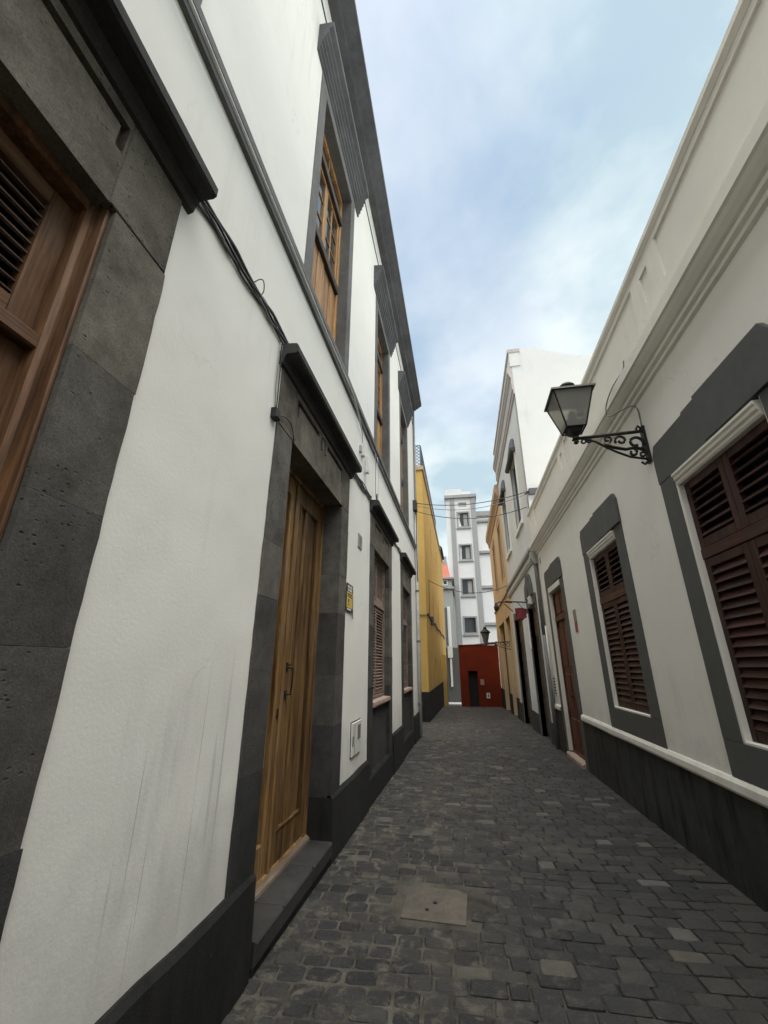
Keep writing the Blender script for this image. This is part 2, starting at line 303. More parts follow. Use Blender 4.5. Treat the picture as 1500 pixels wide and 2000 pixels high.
# ------------------------------------------------------------------ mesh helpers
ORG = {}            # world origin of every object made here
class Fac:
    """maps (u along the wall, d outward, v up) to the world"""
    def __init__(s, kind, at): s.k = kind; s.a = at
    def __call__(s, u, d, v):
        if s.k == 'L': return (s.a + d, u, v)
        if s.k == 'R': return (s.a - d, u, v)
        return (u, s.a - d, v)
class MB:
    def __init__(s, fac=None): s.v = []; s.f = []; s.P = fac or (lambda u, d, v: (u, d, v))
    def add(s, vs, fs):
        k = len(s.v); s.v += [s.P(*p) for p in vs]; s.f += [tuple(k + i for i in f) for f in fs]; return s
    def box(s, u0, u1, d0, d1, v0, v1, b=0):
        if b <= 0:
            return s.add([(u0, d0, v0), (u1, d0, v0), (u1, d0, v1), (u0, d0, v1), (u0, d1, v0), (u1, d1, v0), (u1, d1, v1), (u0, d1, v1)],
                         [(0, 1, 2, 3), (4, 5, 6, 7), (0, 1, 5, 4), (1, 2, 6, 5), (2, 3, 7, 6), (3, 0, 4, 7)])
        e = d1 - b
        return s.add([(u0, d0, v0), (u1, d0, v0), (u1, d0, v1), (u0, d0, v1), (u0, e, v0), (u1, e, v0), (u1, e, v1), (u0, e, v1),
                      (u0 + b, d1, v0 + b), (u1 - b, d1, v0 + b), (u1 - b, d1, v1 - b), (u0 + b, d1, v1 - b)],
                     [(0, 1, 2, 3), (8, 9, 10, 11)] + [(i, (i + 1) % 4, 4 + (i + 1) % 4, 4 + i) for i in range(4)] +
                     [(4 + i, 4 + (i + 1) % 4, 8 + (i + 1) % 4, 8 + i) for i in range(4)])
    def prof(s, u0, u1, pts):
        n = len(pts)
        return s.add([(u0, d, v) for d, v in pts] + [(u1, d, v) for d, v in pts],
                     [tuple(range(n)), tuple(range(n, 2 * n))] + [(i, (i + 1) % n, n + (i + 1) % n, n + i) for i in range(n)])
    def poly(s, pts, d0, d1):
        """polygon in (u, v), thick from d0 to d1"""
        n = len(pts)
        return s.add([(u, d0, v) for u, v in pts] + [(u, d1, v) for u, v in pts],
                     [tuple(range(n)), tuple(range(n, 2 * n))] + [(i, (i + 1) % n, n + (i + 1) % n, n + i) for i in range(n)])
    def tube(s, pts, r, n=6, caps=True):
        pts = [Vector(p) for p in pts]; k = len(s.v); m = len(pts)
        for i, p in enumerate(pts):
            t = (pts[min(i + 1, m - 1)] - pts[max(i - 1, 0)])
            t = t.normalized() if t.length > 1e-9 else Vector((0, 0, 1))
            a = Vector((0, 0, 1)) if abs(t.z) < .9 else Vector((1, 0, 0))
            x = t.cross(a).normalized(); y = t.cross(x)
            rr = r[i] if isinstance(r, (list, tuple)) else r
            for j in range(n):
                an = 2 * math.pi * j / n; q = p + x * math.cos(an) * rr + y * math.sin(an) * rr; s.v.append(s.P(*q))
        for i in range(m - 1):
            for j in range(n): s.f.append((k + i * n + j, k + i * n + (j + 1) % n, k + (i + 1) * n + (j + 1) % n, k + (i + 1) * n + j))
        if caps: s.f.append(tuple(k + j for j in range(n))); s.f.append(tuple(k + (m - 1) * n + j for j in range(n)))
        return s
    def lathe(s, c, prof, n=12, square=False):
        """prof: (r, z) about a vertical axis through c (world u, d)"""
        k = len(s.v); m = len(prof)
        for r, z in prof:
            for j in range(n):
                an = 2 * math.pi * (j + .5) / n
                s.v.append(s.P(c[0] + r * math.cos(an), c[1] + r * math.sin(an), c[2] + z))
        for i in range(m - 1):
            for j in range(n): s.f.append((k + i * n + j, k + i * n + (j + 1) % n, k + (i + 1) * n + (j + 1) % n, k + (i + 1) * n + j))
        s.f.append(tuple(k + j for j in range(n))); s.f.append(tuple(k + (m - 1) * n + j for j in range(n)))
        return s
    def skin(s, u0, u1, v0, v1, d, holes, depth, back=False, sub=0):
        """flat skin with rectangular holes and their reveals"""
        us = sorted({u0, u1} | {h[0] for h in holes} | {h[1] for h in holes})
        vs = sorted({v0, v1} | {h[2] for h in holes} | {h[3] for h in holes})
        us = [x for x in us if u0 <= x <= u1]; vs = [x for x in vs if v0 <= x <= v1]
        def inh(a, b): return any(h[0] < a < h[1] and h[2] < b < h[3] for h in holes)
        nu, nv = len(us) - 1, len(vs) - 1
        H = [[inh((us[i] + us[i + 1]) / 2, (vs[j] + vs[j + 1]) / 2) for j in range(nv)] for i in range(nu)]
        for i in range(nu):
            for j in range(nv):
                a, b, c, e = us[i], us[i + 1], vs[j], vs[j + 1]
                if not H[i][j]: s.add([(a, d, c), (b, d, c), (b, d, e), (a, d, e)], [(0, 1, 2, 3)])
                else:
                    if back: s.add([(a, d - depth, c), (b, d - depth, c), (b, d - depth, e), (a, d - depth, e)], [(0, 1, 2, 3)])
                    for (di, dj, q) in ((-1, 0, [(a, c), (a, e)]), (1, 0, [(b, c), (b, e)]), (0, -1, [(a, c), (b, c)]), (0, 1, [(a, e), (b, e)])):
                        x, y = i + di, j + dj
                        if not (0 <= x < nu and 0 <= y < nv) or not H[x][y]:
                            (p, r), (p2, r2) = q
                            s.add([(p, d, r), (p2, d, r2), (p2, d - depth, r2), (p, d - depth, r)], [(0, 1, 2, 3)])
        return s

def mesh_from(name, verts, faces, mat, smooth=False, org=(0, 0, 0)):
    me = bpy.data.meshes.new(name)
    bm = bmesh.new(); bv = [bm.verts.new((v[0] - org[0], v[1] - org[1], v[2] - org[2])) for v in verts]
    for f in faces:
        try: bm.faces.new([bv[i] for i in f])
        except ValueError: pass
    bmesh.ops.remove_doubles(bm, verts=bm.verts, dist=1e-5)
    bmesh.ops.recalc_face_normals(bm, faces=bm.faces)
    bm.to_mesh(me); bm.free()
    me.materials.append(MAT[mat])
    if smooth:
        for p in me.polygons: p.use_smooth = True
    return me
def tag(o, label=None, cat=None, group=None, kind=None):
    if label: o['label'] = label
    if cat: o['category'] = cat
    if group: o['group'] = group
    if kind: o['kind'] = kind
    return o
def link(o, parent, org):
    COL.objects.link(o); ORG[o.name] = Vector(org)
    if parent:
        o.parent = parent; o.location = Vector(org) - ORG[parent.name]
    else: o.location = org
    return o
def build(mb, name, mat, parent=None, smooth=False, org=None):
    if org is None:
        xs = [v[0] for v in mb.v]; ys = [v[1] for v in mb.v]; zs = [v[2] for v in mb.v]
        org = ((min(xs) + max(xs)) / 2, (min(ys) + max(ys)) / 2, min(zs))
    o = bpy.data.objects.new(name, mesh_from(name, mb.v, mb.f, mat, smooth, org))
    return link(o, parent, org)
def piece(name, me, parent, org, scale=None, rotz=None):
    o = bpy.data.objects.new(name, me); link(o, parent, org)
    if scale: o.scale = scale
    if rotz is not None: o.rotation_euler = (0, 0, rotz)
    return o
def empty(name, loc, label, cat, group=None):
    o = bpy.data.objects.new(name, None); o.empty_display_size = .3; link(o, None, loc); return tag(o, label, cat, group)
def fin_normals(o): return o

# ------------------------------------------------------------------ ground and street
def zg(y):
    pts = [(-20, .0), (3, 0), (12, -.15), (19.5, -.36), (26.5, -.58), (34, -1.15), (60, -1.3)]
    if y <= pts[0][0]: return 0
    for (a, b), (c, d) in zip(pts, pts[1:]):
        if y <= c: return b + (d - b) * (y - a) / (c - a)
    return pts[-1][1]
XL, XR = -1.28, 2.01
mb = MB(); mb.box(-1500, 1500, -1500, 1500, -2.2, -1.9)
tag(build(mb, 'ground', 'earth'), kind='structure')
# bed of the paving: a strip that follows the fall of the street
ys = [-8, 0, 3, 6, 9, 12, 15.5, 19.5, 23, 26.5, 30, 34, 60]
xs = [-9, -1.5, -.2, .8, 2.3]
def bedz(x, y): return zg(y) - (.008 if x < -.1 else .013)
mb = MB()
for j in range(len(ys) - 1):
    for i in range(len(xs) - 1):
        q = [(xs[i], ys[j]), (xs[i + 1], ys[j]), (xs[i + 1], ys[j + 1]), (xs[i], ys[j + 1])]
        mb.add([(x, y, bedz(x, y)) for x, y in q], [(0, 1, 2, 3)])
street = tag(build(mb, 'street', 'mortar', org=(0, 0, 0)), kind='structure')
def project(x, y, z):
    v = Vector((x, y, z - CAMZ)); c = v.dot(fwd)
    if c < .1: return None
    return 750 + 812 * v.dot(right) / c, 1000 + 812 * v.dot(down) / c, c
rs = random.Random(11)
def sett_shape(k, rnd_):
    """irregular stone in a unit cell, domed slightly, 8 corners"""
    r = random.Random(k); pts = []
    c = rnd_
    for sx_, sy_ in ((1, 1), (-1, 1), (-1, -1), (1, -1)):
        a = c * r.uniform(.6, 1.3); b = c * r.uniform(.6, 1.3)
        e1 = (sx_ * (.5 - a), sy_ * (.5 + r.uniform(-.035, .02))); e2 = (sx_ * (.5 + r.uniform(-.03, .02)), sy_ * (.5 - b))
        pts += [e2, e1] if sx_ * sy_ > 0 else [e1, e2]
    return pts
def sett_geo(pts, w, h, hz, bev):
    v = []; n = len(pts)
    bx, by = bev / w, bev / h
    for (x, y) in pts: v.append((x * w, y * h, -.05))
    for (x, y) in pts: v.append((x * w, y * h, hz - bev * .8))
    for (x, y) in pts: v.append((x * (1 - 2 * bx) * w, y * (1 - 2 * by) * h, hz))
    f = [tuple(range(2 * n, 3 * n))]
    for k in (0, n):
        f += [(k + i, k + (i + 1) % n, k + n + (i + 1) % n, k + n + i) for i in range(n)]
    return v, f
ROUND = [sett_shape(100 + k, .14) for k in range(8)]; FLAT = [sett_shape(200 + k, .09) for k in range(8)]
def sett_mesh(pts, bev, nm):
    v, f = sett_geo(pts, .2, .135, 0, bev)
    return mesh_from(nm, v, f, 'sett_stone')
MR = [sett_mesh(p, .012, 'sett_round') for p in ROUND]; MF = [sett_mesh(p, .007, 'sett_flat') for p in FLAT]
COVERS = [(-.53, -.09, 3.56, 4.02), (.22, .62, 13.6, 14.3)]
cells = []
y = 1.7
while y < 31.8:
    h = rs.uniform(.108, .138) * (1.2 if y > 14 else 1)
    jl = .26 + rs.uniform(-.03, .03)
    for a, b in ((-1.25, jl), (jl, 2.02)):
        if y > 26.3: b = min(b, -.35); a = min(a, -1.3)
        if y > 12.6 and a < 0: a = -2.6 if y < 16.2 else -1.32
        x = a + rs.uniform(-.14, 0)
        while x < b - .06:
            lf = min(1, max(0, (.1 - x) / .5))
            wd = rs.uniform(.13, .22) if lf > .5 else rs.uniform(.14, .245)
            x1 = min(x + wd, b)
            if b - x1 < .09: x1 = b
            x0 = max(x, a)
            cx = (x0 + x1) / 2; cy = y + h / 2 + .02 * math.sin(cx * 2.1 + y * .7) + .05 * cx + rs.uniform(-.006, .006)
            if x1 - x0 > .05 and not any(u0 - .02 < cx + (x1 - x0) / 2 and cx - (x1 - x0) / 2 < u1 + .02 and v0 - .04 < cy + h / 2 and cy - h / 2 < v1 + .04 for u0, u1, v0, v1 in COVERS):
                zone = 'l' if rs.random() < lf else 'r'
                g = rs.uniform(.006, .018) if zone == 'l' else rs.uniform(.004, .011)
                cells.append((cx, cy, x1 - x0 - g, h - g, zone, rs.random()))
            x = x1
    y += h
rank = []
for c in cells:
    p = project(c[0], c[1], zg(c[1]))
    vis = p and -40 < p[0] < 1540 and p[1] < 2040
    rank.append((c[2] * c[3] / (p[2] ** 3) if vis else -1, c))
rank.sort(key=lambda q: -q[0])
big = [c for _, c in rank[:300]]; rest = [c for s_, c in rank[300:]]
def lean(cx, cy): return .05 + .042 * math.cos(cx * 2.1 + cy * .7)
for k, (cx, cy, sw, sh, zone, q) in enumerate(big):
    rnd_ = zone == 'l'
    me = (MR if rnd_ else MF)[k % 8]
    hz = zg(cy) + random.Random(k).uniform(-.005, .005)
    o = piece('sett', me, street, (cx, cy, hz), (sw / .2, sh / .135, 1), lean(cx, cy) + random.Random(k).uniform(-.025, .025))
    o.rotation_euler = (random.Random(k + 1).uniform(-.03, .03), random.Random(k + 2).uniform(-.025, .025), o.rotation_euler.z)
vv = []; ff = []; tone = []
for k, (cx, cy, sw, sh, zone, q) in enumerate(rest):
    pts = (ROUND if zone == 'l' else FLAT)[k % 8]
    v, f = sett_geo(pts, sw, sh, 0, .015 if zone == 'l' else .011)
    hz = zg(cy) + random.Random(k).uniform(-.005, .005); b = len(vv); ln_ = lean(cx, cy)
    vv += [(x - y_ * ln_ + cx, y_ + x * ln_ + cy, z + hz) for x, y_, z in v]; ff += [tuple(b + i for i in g) for g in f]; tone += [q] * len(v)
me = bpy.data.meshes.new('setts'); me.from_pydata(vv, [], ff); me.materials.append(MAT['sett_stone'])
at = me.attributes.new('tone', 'FLOAT', 'POINT'); at.data.foreach_set('value', tone)
o = piece('setts', me, street, (0, 0, 0)); o['kind'] = 'stuff'

# covers let into the paving
u0, u1, v0, v1 = COVERS[0]
mb = MB(); z = zg(3.8)
mb.add([(u0, v0 + .015, z - .05), (u1, v0, z - .05), (u1 + .01, v1 - .05, z - .05), (u1 - .07, v1, z - .05), (u0 + .08, v1 - .01, z - .05), (u0 + .01, v1 - .08, z - .05),
        (u0, v0 + .015, z + .004), (u1, v0, z + .004), (u1 + .01, v1 - .05, z + .004), (u1 - .07, v1, z + .004), (u0 + .08, v1 - .01, z + .004), (u0 + .01, v1 - .08, z + .004)],
       [tuple(range(6)), tuple(range(6, 12))] + [(i, (i + 1) % 6, 6 + (i + 1) % 6, 6 + i) for i in range(6)])
cov = tag(build(mb, 'manhole_cover', 'cover_stone'), 'brownish square stone utility cover with clipped corners set in the near cobbles', 'manhole cover')
mb = MB(); mb.tube([(-.31, 3.8, z + .002), (-.31, 3.8, z + .008)], .016, 8); build(mb, 'lifting_hole', 'black_gap', cov)
mb = MB(); mb.tube([(-.36, 3.70, z + .002), (-.36, 3.70, z + .008)], .014, 8); build(mb, 'lifting_hole', 'black_gap', cov)
u0, u1, v0, v1 = COVERS[1]; z = zg(13.95)
mb = MB(); mb.box(u0, u1, v0, v1, z - .05, z + .004)
cov = tag(build(mb, 'manhole_cover', 'cover_stone'), 'small far manhole with pale rim in the middle of the lane', 'manhole cover')
mb = MB(); mb.box(u0 + .06, u1 - .06, v0 + .08, v1 - .08, z, z + .009); build(mb, 'cover_plate', 'iron', cov)

# ------------------------------------------------------------------ shared builders
def blocks(fac, parent, u0, u1, z0, z1, d0, d1, mat, hs=(.38, .66), seed=0, jag=.007, left_free=True, right_free=True):
    r = random.Random(seed); z = z0
    while z < z1 - .01:
        h = r.uniform(*hs)
        if z1 - (z + h) < .28: h = z1 - z
        a = u0 - (r.uniform(-.004, jag) if left_free else 0); b = u1 + (r.uniform(-.004, jag) if right_free else 0)
        m = mat(z + h / 2) if callable(mat) else mat
        z0_, z1_ = z + .0008, z + h - .0008; k = max(2, int(h / .075))
        def edge(u, sg, free): return [(u + (sg * r.uniform(-.002, .005) if free and 0 < q < k else 0), z0_ + (z1_ - z0_) * q / k) for q in range(k + 1)]
        lft = edge(a, -1, left_free) if left_free else [(a, z0_), (a, z1_)]
        rgt = edge(b, 1, right_free) if right_free else [(b, z0_), (b, z1_)]
        mb = MB(fac); mb.poly(lft[::-1] + rgt, d0, d1 + r.uniform(-.002, .003))
        build(mb, 'stone_block', m, parent); z += h
def louvres(fac, parent, u0, u1, z0, z1, pitch, d, depth, mat, tilt=.9, thick=.010, name='slat'):
    """tilted boards, one object each, sharing a mesh"""
    n = max(1, int(round((z1 - z0) / pitch))); p = (z1 - z0) / n
    hw = (u1 - u0) / 2; um = (u0 + u1) / 2
    dy, dz = depth / 2 * math.cos(tilt), depth / 2 * math.sin(tilt)
    nx, nz = math.sin(tilt) * thick / 2, math.cos(tilt) * thick / 2
    prof = [(dy + nx, -dz + nz), (dy - nx, -dz - nz), (-dy - nx, dz - nz), (-dy + nx, dz + nz)]
    org = fac(um, d, 0)
    mb = MB(fac); mb.prof(u0, u1, [(d + a, b) for a, b in prof])
    me = mesh_from(name, mb.v, mb.f, mat, org=org)
    for i in range(n):
        o = fac(um, d, z0 + (i + .5) * p); piece(name, me, parent, o)
def wavy_run(mb, a, b, prof, sd, step=.22, amp=.007):
    r = random.Random(sd); n = max(1, int((b - a) / step)); m = len(prof); k = len(mb.v)
    for i in range(n + 1):
        e = r.uniform(-amp, amp); g = r.uniform(-amp, amp) * .5
        for j, (d, v) in enumerate(prof): mb.v.append(mb.P(a + (b - a) * i / n, d + (g if d > 0 else 0), v + (e if j >= m - 3 else 0)))
    for i in range(n): mb.f += [(k + i * m + q, k + i * m + (q + 1) % m, k + (i + 1) * m + (q + 1) % m, k + (i + 1) * m + q) for q in range(m)]
    mb.f += [tuple(k + q for q in range(m)), tuple(k + n * m + q for q in range(m))]
def hframe(mb, u0, u1, v0, v1, w, d0, d1, b=.004, wt=None, wb=None):
    wt = wt or w; wb = wb or w
    mb.box(u0, u0 + w, d0, d1, v0, v1, b); mb.box(u1 - w, u1, d0, d1, v0, v1, b)
    mb.box(u0 + w, u1 - w, d0, d1 - .002, v0, v0 + wb, b); mb.box(u0 + w, u1 - w, d0, d1 - .002, v1 - wt, v1, b)

# ================================================================== LEFT TOWNHOUSE
L = Fac('L', XL)
house = empty('townhouse', (XL, 4, 0), 'two-storey white house with black stone surrounds along the left side of the lane', 'house')
GO = {'A': (-.60, .94), 'B': (2.79, 4.28), 'C': (6.14, 7.51), 'D': (9.35, 10.72)}
UP = [(-.39, .85), (2.90, 4.14), (6.22, 7.46), (9.38, 10.62)]
LEND = 12.5
holes = [(-.75, 1.07, .0, 3.79), (2.64, 4.43, -.3, 3.79), (6.0, 7.65, -.3, 3.79), (9.2, 10.87, -.3, 3.79)]
holes += [(a - .06, b + .06, 5.02, 8.3) for a, b in UP]
mb = MB(L); mb.skin(-7, LEND, -.4, 10.0, 0, holes, .05)
for uu in (-7, LEND): mb.add([(uu, 0, -.4), (uu, -8, -.4), (uu, -8, 10.3), (uu, 0, 10.3)], [(0, 1, 2, 3)])
mb.add([(-7, -8, 10.3), (LEND, -8, 10.3), (LEND, .05, 10.3), (-7, .05, 10.3)], [(0, 1, 2, 3)])
mb.add([(-7, -8, -.4), (LEND, -8, -.4), (LEND, -8, 10.3), (-7, -8, 10.3)], [(0, 1, 2, 3)])
build(mb, 'wall', 'white_plaster', house)
# inner lining so that nothing shines through the openings
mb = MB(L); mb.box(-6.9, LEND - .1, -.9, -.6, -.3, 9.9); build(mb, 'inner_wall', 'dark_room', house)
# plinth between the openings
for a, b in ((-6.9, -.62), (.955, 2.79), (4.28, 5.86), (7.82, 9.02), (11.06, LEND)):
    mb = MB(L); zt = .48 if b < 8 else (.50 if b < 10 else .44)
    wavy_run(mb, a, b, [(-.02, -.4), (.045, -.4), (.040, .22), (.034, zt - .03), (.012, zt), (-.02, zt)], int(a * 10) + 77)
    if b in (2.79,): mb.box(b - .25, b + .002, -.2, .01, -.3, zt - .01)
    if a in (4.28,): mb.box(a - .002, a + .25, -.2, .01, -.3, zt - .01)
    build(mb, 'plinth', 'plinth_black', house)
# string course, cornice line and eave
mb = MB(L); mb.prof(-7, LEND, [(0, 4.88), (.03, 4.89), (.03, 4.94), (.055, 4.96), (.055, 5.03), (0, 5.045)])
build(mb, 'string_course', 'upper_stone', house)
mb = MB(L); mb.prof(-7.2, LEND - .05, [(0, 9.98), (.13, 9.98), (.15, 10.02), (.22, 10.06), (.30, 10.12), (.335, 10.14), (.335, 10.24), (.30, 10.34), (0, 10.36)])
build(mb, 'eave', 'eave_stone', house)
mb = MB(L); mb.box(-7, LEND, 0, .012, 9.44, 9.475); build(mb, 'roof_line_moulding', 'basalt_dark', house)

def ground_surround(key, bottom, deep, seed):
    a, b = GO[key]; w = .29
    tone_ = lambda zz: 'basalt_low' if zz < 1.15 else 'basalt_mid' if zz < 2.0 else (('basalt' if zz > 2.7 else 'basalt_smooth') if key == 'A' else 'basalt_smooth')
    mb = MB(L); mb.skin(a + .04, b - .04, 3.31, 3.80, .012,
                        [(a + .02 + .03, (a + b) / 2 - .13, 3.695, 3.745), ((a + b) / 2 + .13, b - .05, 3.695, 3.745),
                         (a + .05, a + .09, 3.58, 3.695), (b - .09, b - .05, 3.58, 3.695)], .045, True)
    mb.add([(a + .04, .012, 3.31), (b - .04, .012, 3.31), (b - .04, -.3, 3.31), (a + .04, -.3, 3.31)], [(0, 1, 2, 3)])
    sur = build(mb, 'stone_surround', 'basalt', house)
    # corner stones of the lintel and the jambs, stone by stone
    for (p, q) in ((a - w, a + .037), (b - .037, b + w)):
        m2 = MB(L); m2.box(p, q, -deep, .014, 3.312, 3.80, .005); build(m2, 'stone_block', 'basalt', sur)
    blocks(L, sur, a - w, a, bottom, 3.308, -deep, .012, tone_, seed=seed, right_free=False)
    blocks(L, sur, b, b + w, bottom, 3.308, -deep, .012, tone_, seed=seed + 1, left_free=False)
    # shelf over the lintel
    m2 = MB(L); m2.prof(a - w - .06, b + w + .06, [(0, 3.80), (.03, 3.81), (.04, 3.85), (.055, 3.875), (.055, 3.885), (.135, 3.885), (.15, 3.90), (.15, 3.955), (.135, 3.975), (0, 3.99)])
    build(m2, 'stone_shelf', 'basalt_dark', sur)
    # carved loop at the middle of the lintel
    c = (a + b) / 2; m2 = MB(L)
    pts = [(c - .06, .012, 3.60)] + [(c + .06 * math.cos(t_), .012, 3.68 + .075 * math.sin(t_)) for t_ in [math.pi - i * math.pi / 8 for i in range(9)]] + [(c + .06, .012, 3.60)]
    m2.tube(pts, .018, 6); build(m2, 'carved_loop', 'basalt', sur)
    return sur
sA = ground_surround('A', .46, .06, 1); sB = ground_surround('B', .45, .24, 5)
sC = ground_surround('C', .27, .16, 9); sD = ground_surround('D', .20, .16, 13)

# --- near window A: heavy weathered frame with a slatted leaf
a, b = GO['A']
mb = MB(L); hframe(mb, a - .08, b + .08, .50, 3.40, .07, -.16, -.068, .006)
frA = build(mb, 'window_frame', 'old_wood', house)
mb = MB(L)
for s_, e in ((b - .04, b + .012), (a - .012, a + .04)): mb.prof(0, 1, []) if False else None
mb.box(b - .046, b + .012, -.15, -.058, .57, 3.33, .014); mb.box(a - .012, a + .045, -.15, -.058, .57, 3.33, .014)
mb.box(b - .016, b - .001, -.058, -.012, .50, 3.308, .004)
mb.box(a + .045, b - .045, -.15, -.060, 3.275, 3.33, .010)
build(mb, 'frame_moulding', 'old_wood', frA)
m_ = (a + b) / 2
for p, q in ((a + .05, m_ - .003), (m_ + .003, b - .035)):
    mb = MB(L); w_ = .095
    mb.box(p, p + w_, -.17, -.122, .60, 3.272, .006); mb.box(q - w_, q, -.17, -.122, .60, 3.272, .006)
    leaf = build(mb, 'shutter_leaf', 'old_wood', frA)
    for (z0, z1) in ((3.20, 3.27), (2.66, 2.75), (1.62, 1.74), (.60, .76)):
        mb = MB(L); mb.box(p + w_, q - w_, -.17, -.124, z0, z1, .006); build(mb, 'rail', 'old_wood_y', frA)
    louvres(L, frA, p + w_ - .004, q - w_ + .004, 2.752, 3.198, .044, -.148, .026, 'faded_brown', .35, .004)
    for (z0, z1) in ((1.74, 2.66), (.76, 1.62)):
        mb = MB(L); mb.box(p + w_ - .004, q - w_ + .004, -.19, -.160, z0, z1)
        mb.box(p + w_ + .05, q - w_ - .05, -.17, -.146, z0 + .06, z1 - .06, .012); build(mb, 'wood_panel', 'orange_wood', frA)
mb = MB(L); mb.box(a - .01, b + .012, -.13, -.075, 2.595, 2.655, .008); build(mb, 'transom', 'old_wood_y', frA)
mb = MB(L); mb.box(a, b, -.05, .03, .46, .50, .005); build(mb, 'sill', 'basalt_dark', frA)

# --- door B: double leaf of warm wood set deep in its jambs
a, b = GO['B']; dd = -.215
mb = MB(L); hframe(mb, a - .03, b + .03, .14, 3.33, .055, -.29, dd + .02, .006)
dB = build(mb, 'front_door', 'door_wood', house)
m_ = 3.50
for i, (p, q) in enumerate(((a + .03, m_ - .002), (m_ + .002, b - .028))):
    mb = MB(L); mb.box(p, p + .115, -.28, dd, .19, 3.27, .006); build(mb, 'stile', 'door_wood', dB)
    mb = MB(L); mb.box(q - .115, q, -.28, dd, .19, 3.27, .006); build(mb, 'stile', 'door_wood', dB)
    for z0, z1 in ((.19, .40), (3.10, 3.27)):
        mb = MB(L); mb.box(p + .115, q - .115, -.28, dd - .001, z0, z1, .006); build(mb, 'rail', 'door_wood', dB)
    u0, u1 = p + .115, q - .115; k = 3; wd = (u1 - u0) / k
    for j in range(k):
        mb = MB(L); mb.box(u0 + j * wd + .002, u0 + (j + 1) * wd - .002, -.27, dd - (.006 if j == 1 else .030), .40, 3.10, .012)
        build(mb, 'plank', 'door_wood', dB)
mb = MB(L)
u0, u1 = m_ + .117, b - .143
for (p, q, r_, s_) in ((u0, u0 + .022, .40, 3.10), (u1 - .022, u1, .40, 3.10)): mb.box(p, q, dd - .03, dd + .010, r_, s_, .008)
mb.box(u0 + .022, u1 - .022, dd - .02, dd + .007, .40, .422, .006); mb.box(u0 + .022, u1 - .022, dd - .02, dd + .007, 3.078, 3.10, .006)
build(mb, 'panel_moulding', 'door_wood', dB)
mb = MB(L); mb.box(m_ - .022, m_ + .022, dd - .01, dd + .018, .19, 3.27, .008); build(mb, 'meeting_strip', 'door_wood', dB)
mb = MB(L)
hu = m_ + .09
mb.tube([(hu, dd, 1.58), (hu, dd + .05, 1.575), (hu, dd + .055, 1.50), (hu, dd + .055, 1.44), (hu, dd + .05, 1.37), (hu, dd, 1.365)], .008, 6)
mb.box(hu - .018, hu + .018, dd - .002, dd + .006, 1.55, 1.62); mb.box(hu - .018, hu + .018, dd - .002, dd + .006, 1.33, 1.40)
mb.tube([(hu - .03, dd + .03, 1.60), (hu + .03, dd + .03, 1.60)], .006, 5)
build(mb, 'door_handle', 'iron', dB)
mb = MB(L); mb.box(m_ - .05, m_ - .02, dd, dd + .006, 1.20, 1.27); build(mb, 'lock_plate', 'iron', dB)
mb = MB(L); mb.prof(a + .004, b - .004, [(-.29, .146), (-.16, .146), (-.165, .165), (-.20, .19), (-.29, .19)]); build(mb, 'threshold', 'bare_wood', dB)
# stone doorstep in three slabs
mb = MB(L); mb.box(a + .05, b - .012, -.29, .02, -.25, .09); step = build(mb, 'doorstep', 'basalt_dark', house)
for p, q in ((a + .045, 3.22), (3.224, 3.78), (3.784, b - .006)):
    mb = MB(L); mb.box(p, q, -.295, .048 + (.004 if p > 3.5 else 0), .03, .146, .012); build(mb, 'step_slab', 'basalt_dark', step)
mb = MB(L); mb.box(a + .045, b - .01, -.2, .036, -.25, .03); build(mb, 'step_riser', 'plinth_black', step)

# --- windows C and D: louvred shutters, pinkish sill, dark apron below
for key, zb in (('C', .27), ('D', .20)):
    a, b = GO[key]; m_ = (a + b) / 2
    mb = MB(L); hframe(mb, a - .01, b + .01, 1.12, 3.32, .05, -.16, -.075, .005)
    fr = build(mb, 'window_frame', 'faded_brown', house)
    mb = MB(L); mb.box(a + .04, b - .04, -.15, -.070, 2.50, 2.58, .006); build(mb, 'transom', 'faded_brown', fr)
    for (p, q) in ((a + .042, m_ - .002), (m_ + .002, b - .042)):
        for z0, z1 in ((1.175, 2.498), (2.582, 3.268)):
            mb = MB(L); hframe(mb, p, q, z0, z1, .052, -.14, -.092, .004, .06, .07); build(mb, 'shutter', 'faded_brown', fr)
            louvres(L, fr, p + .050, q - .050, z0 + .072, z1 - .062, .046, -.110, .054, 'faded_brown', .85 if z1 < 2.6 else 1.2, .009)
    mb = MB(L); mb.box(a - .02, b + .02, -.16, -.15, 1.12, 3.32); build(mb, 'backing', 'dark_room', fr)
    mb = MB(L); mb.prof(a + .003, b - .003, [(-.16, 1.06), (.03, 1.055), (.035, 1.075), (.03, 1.115), (-.16, 1.13)]); build(mb, 'sill', 'pink_sill', fr)
    mb = MB(L); mb.box(a + .002, b - .002, -.10, -.035, zb, 1.058); build(mb, 'apron', 'basalt_dark', fr)
    mb = MB(L); mb.prof(a - .26, b + .26, [(-.10, -.4), (.03, -.4), (.028, zb - .03), (.01, zb), (-.10, zb)]); build(mb, 'apron_base', 'plinth_black', fr)

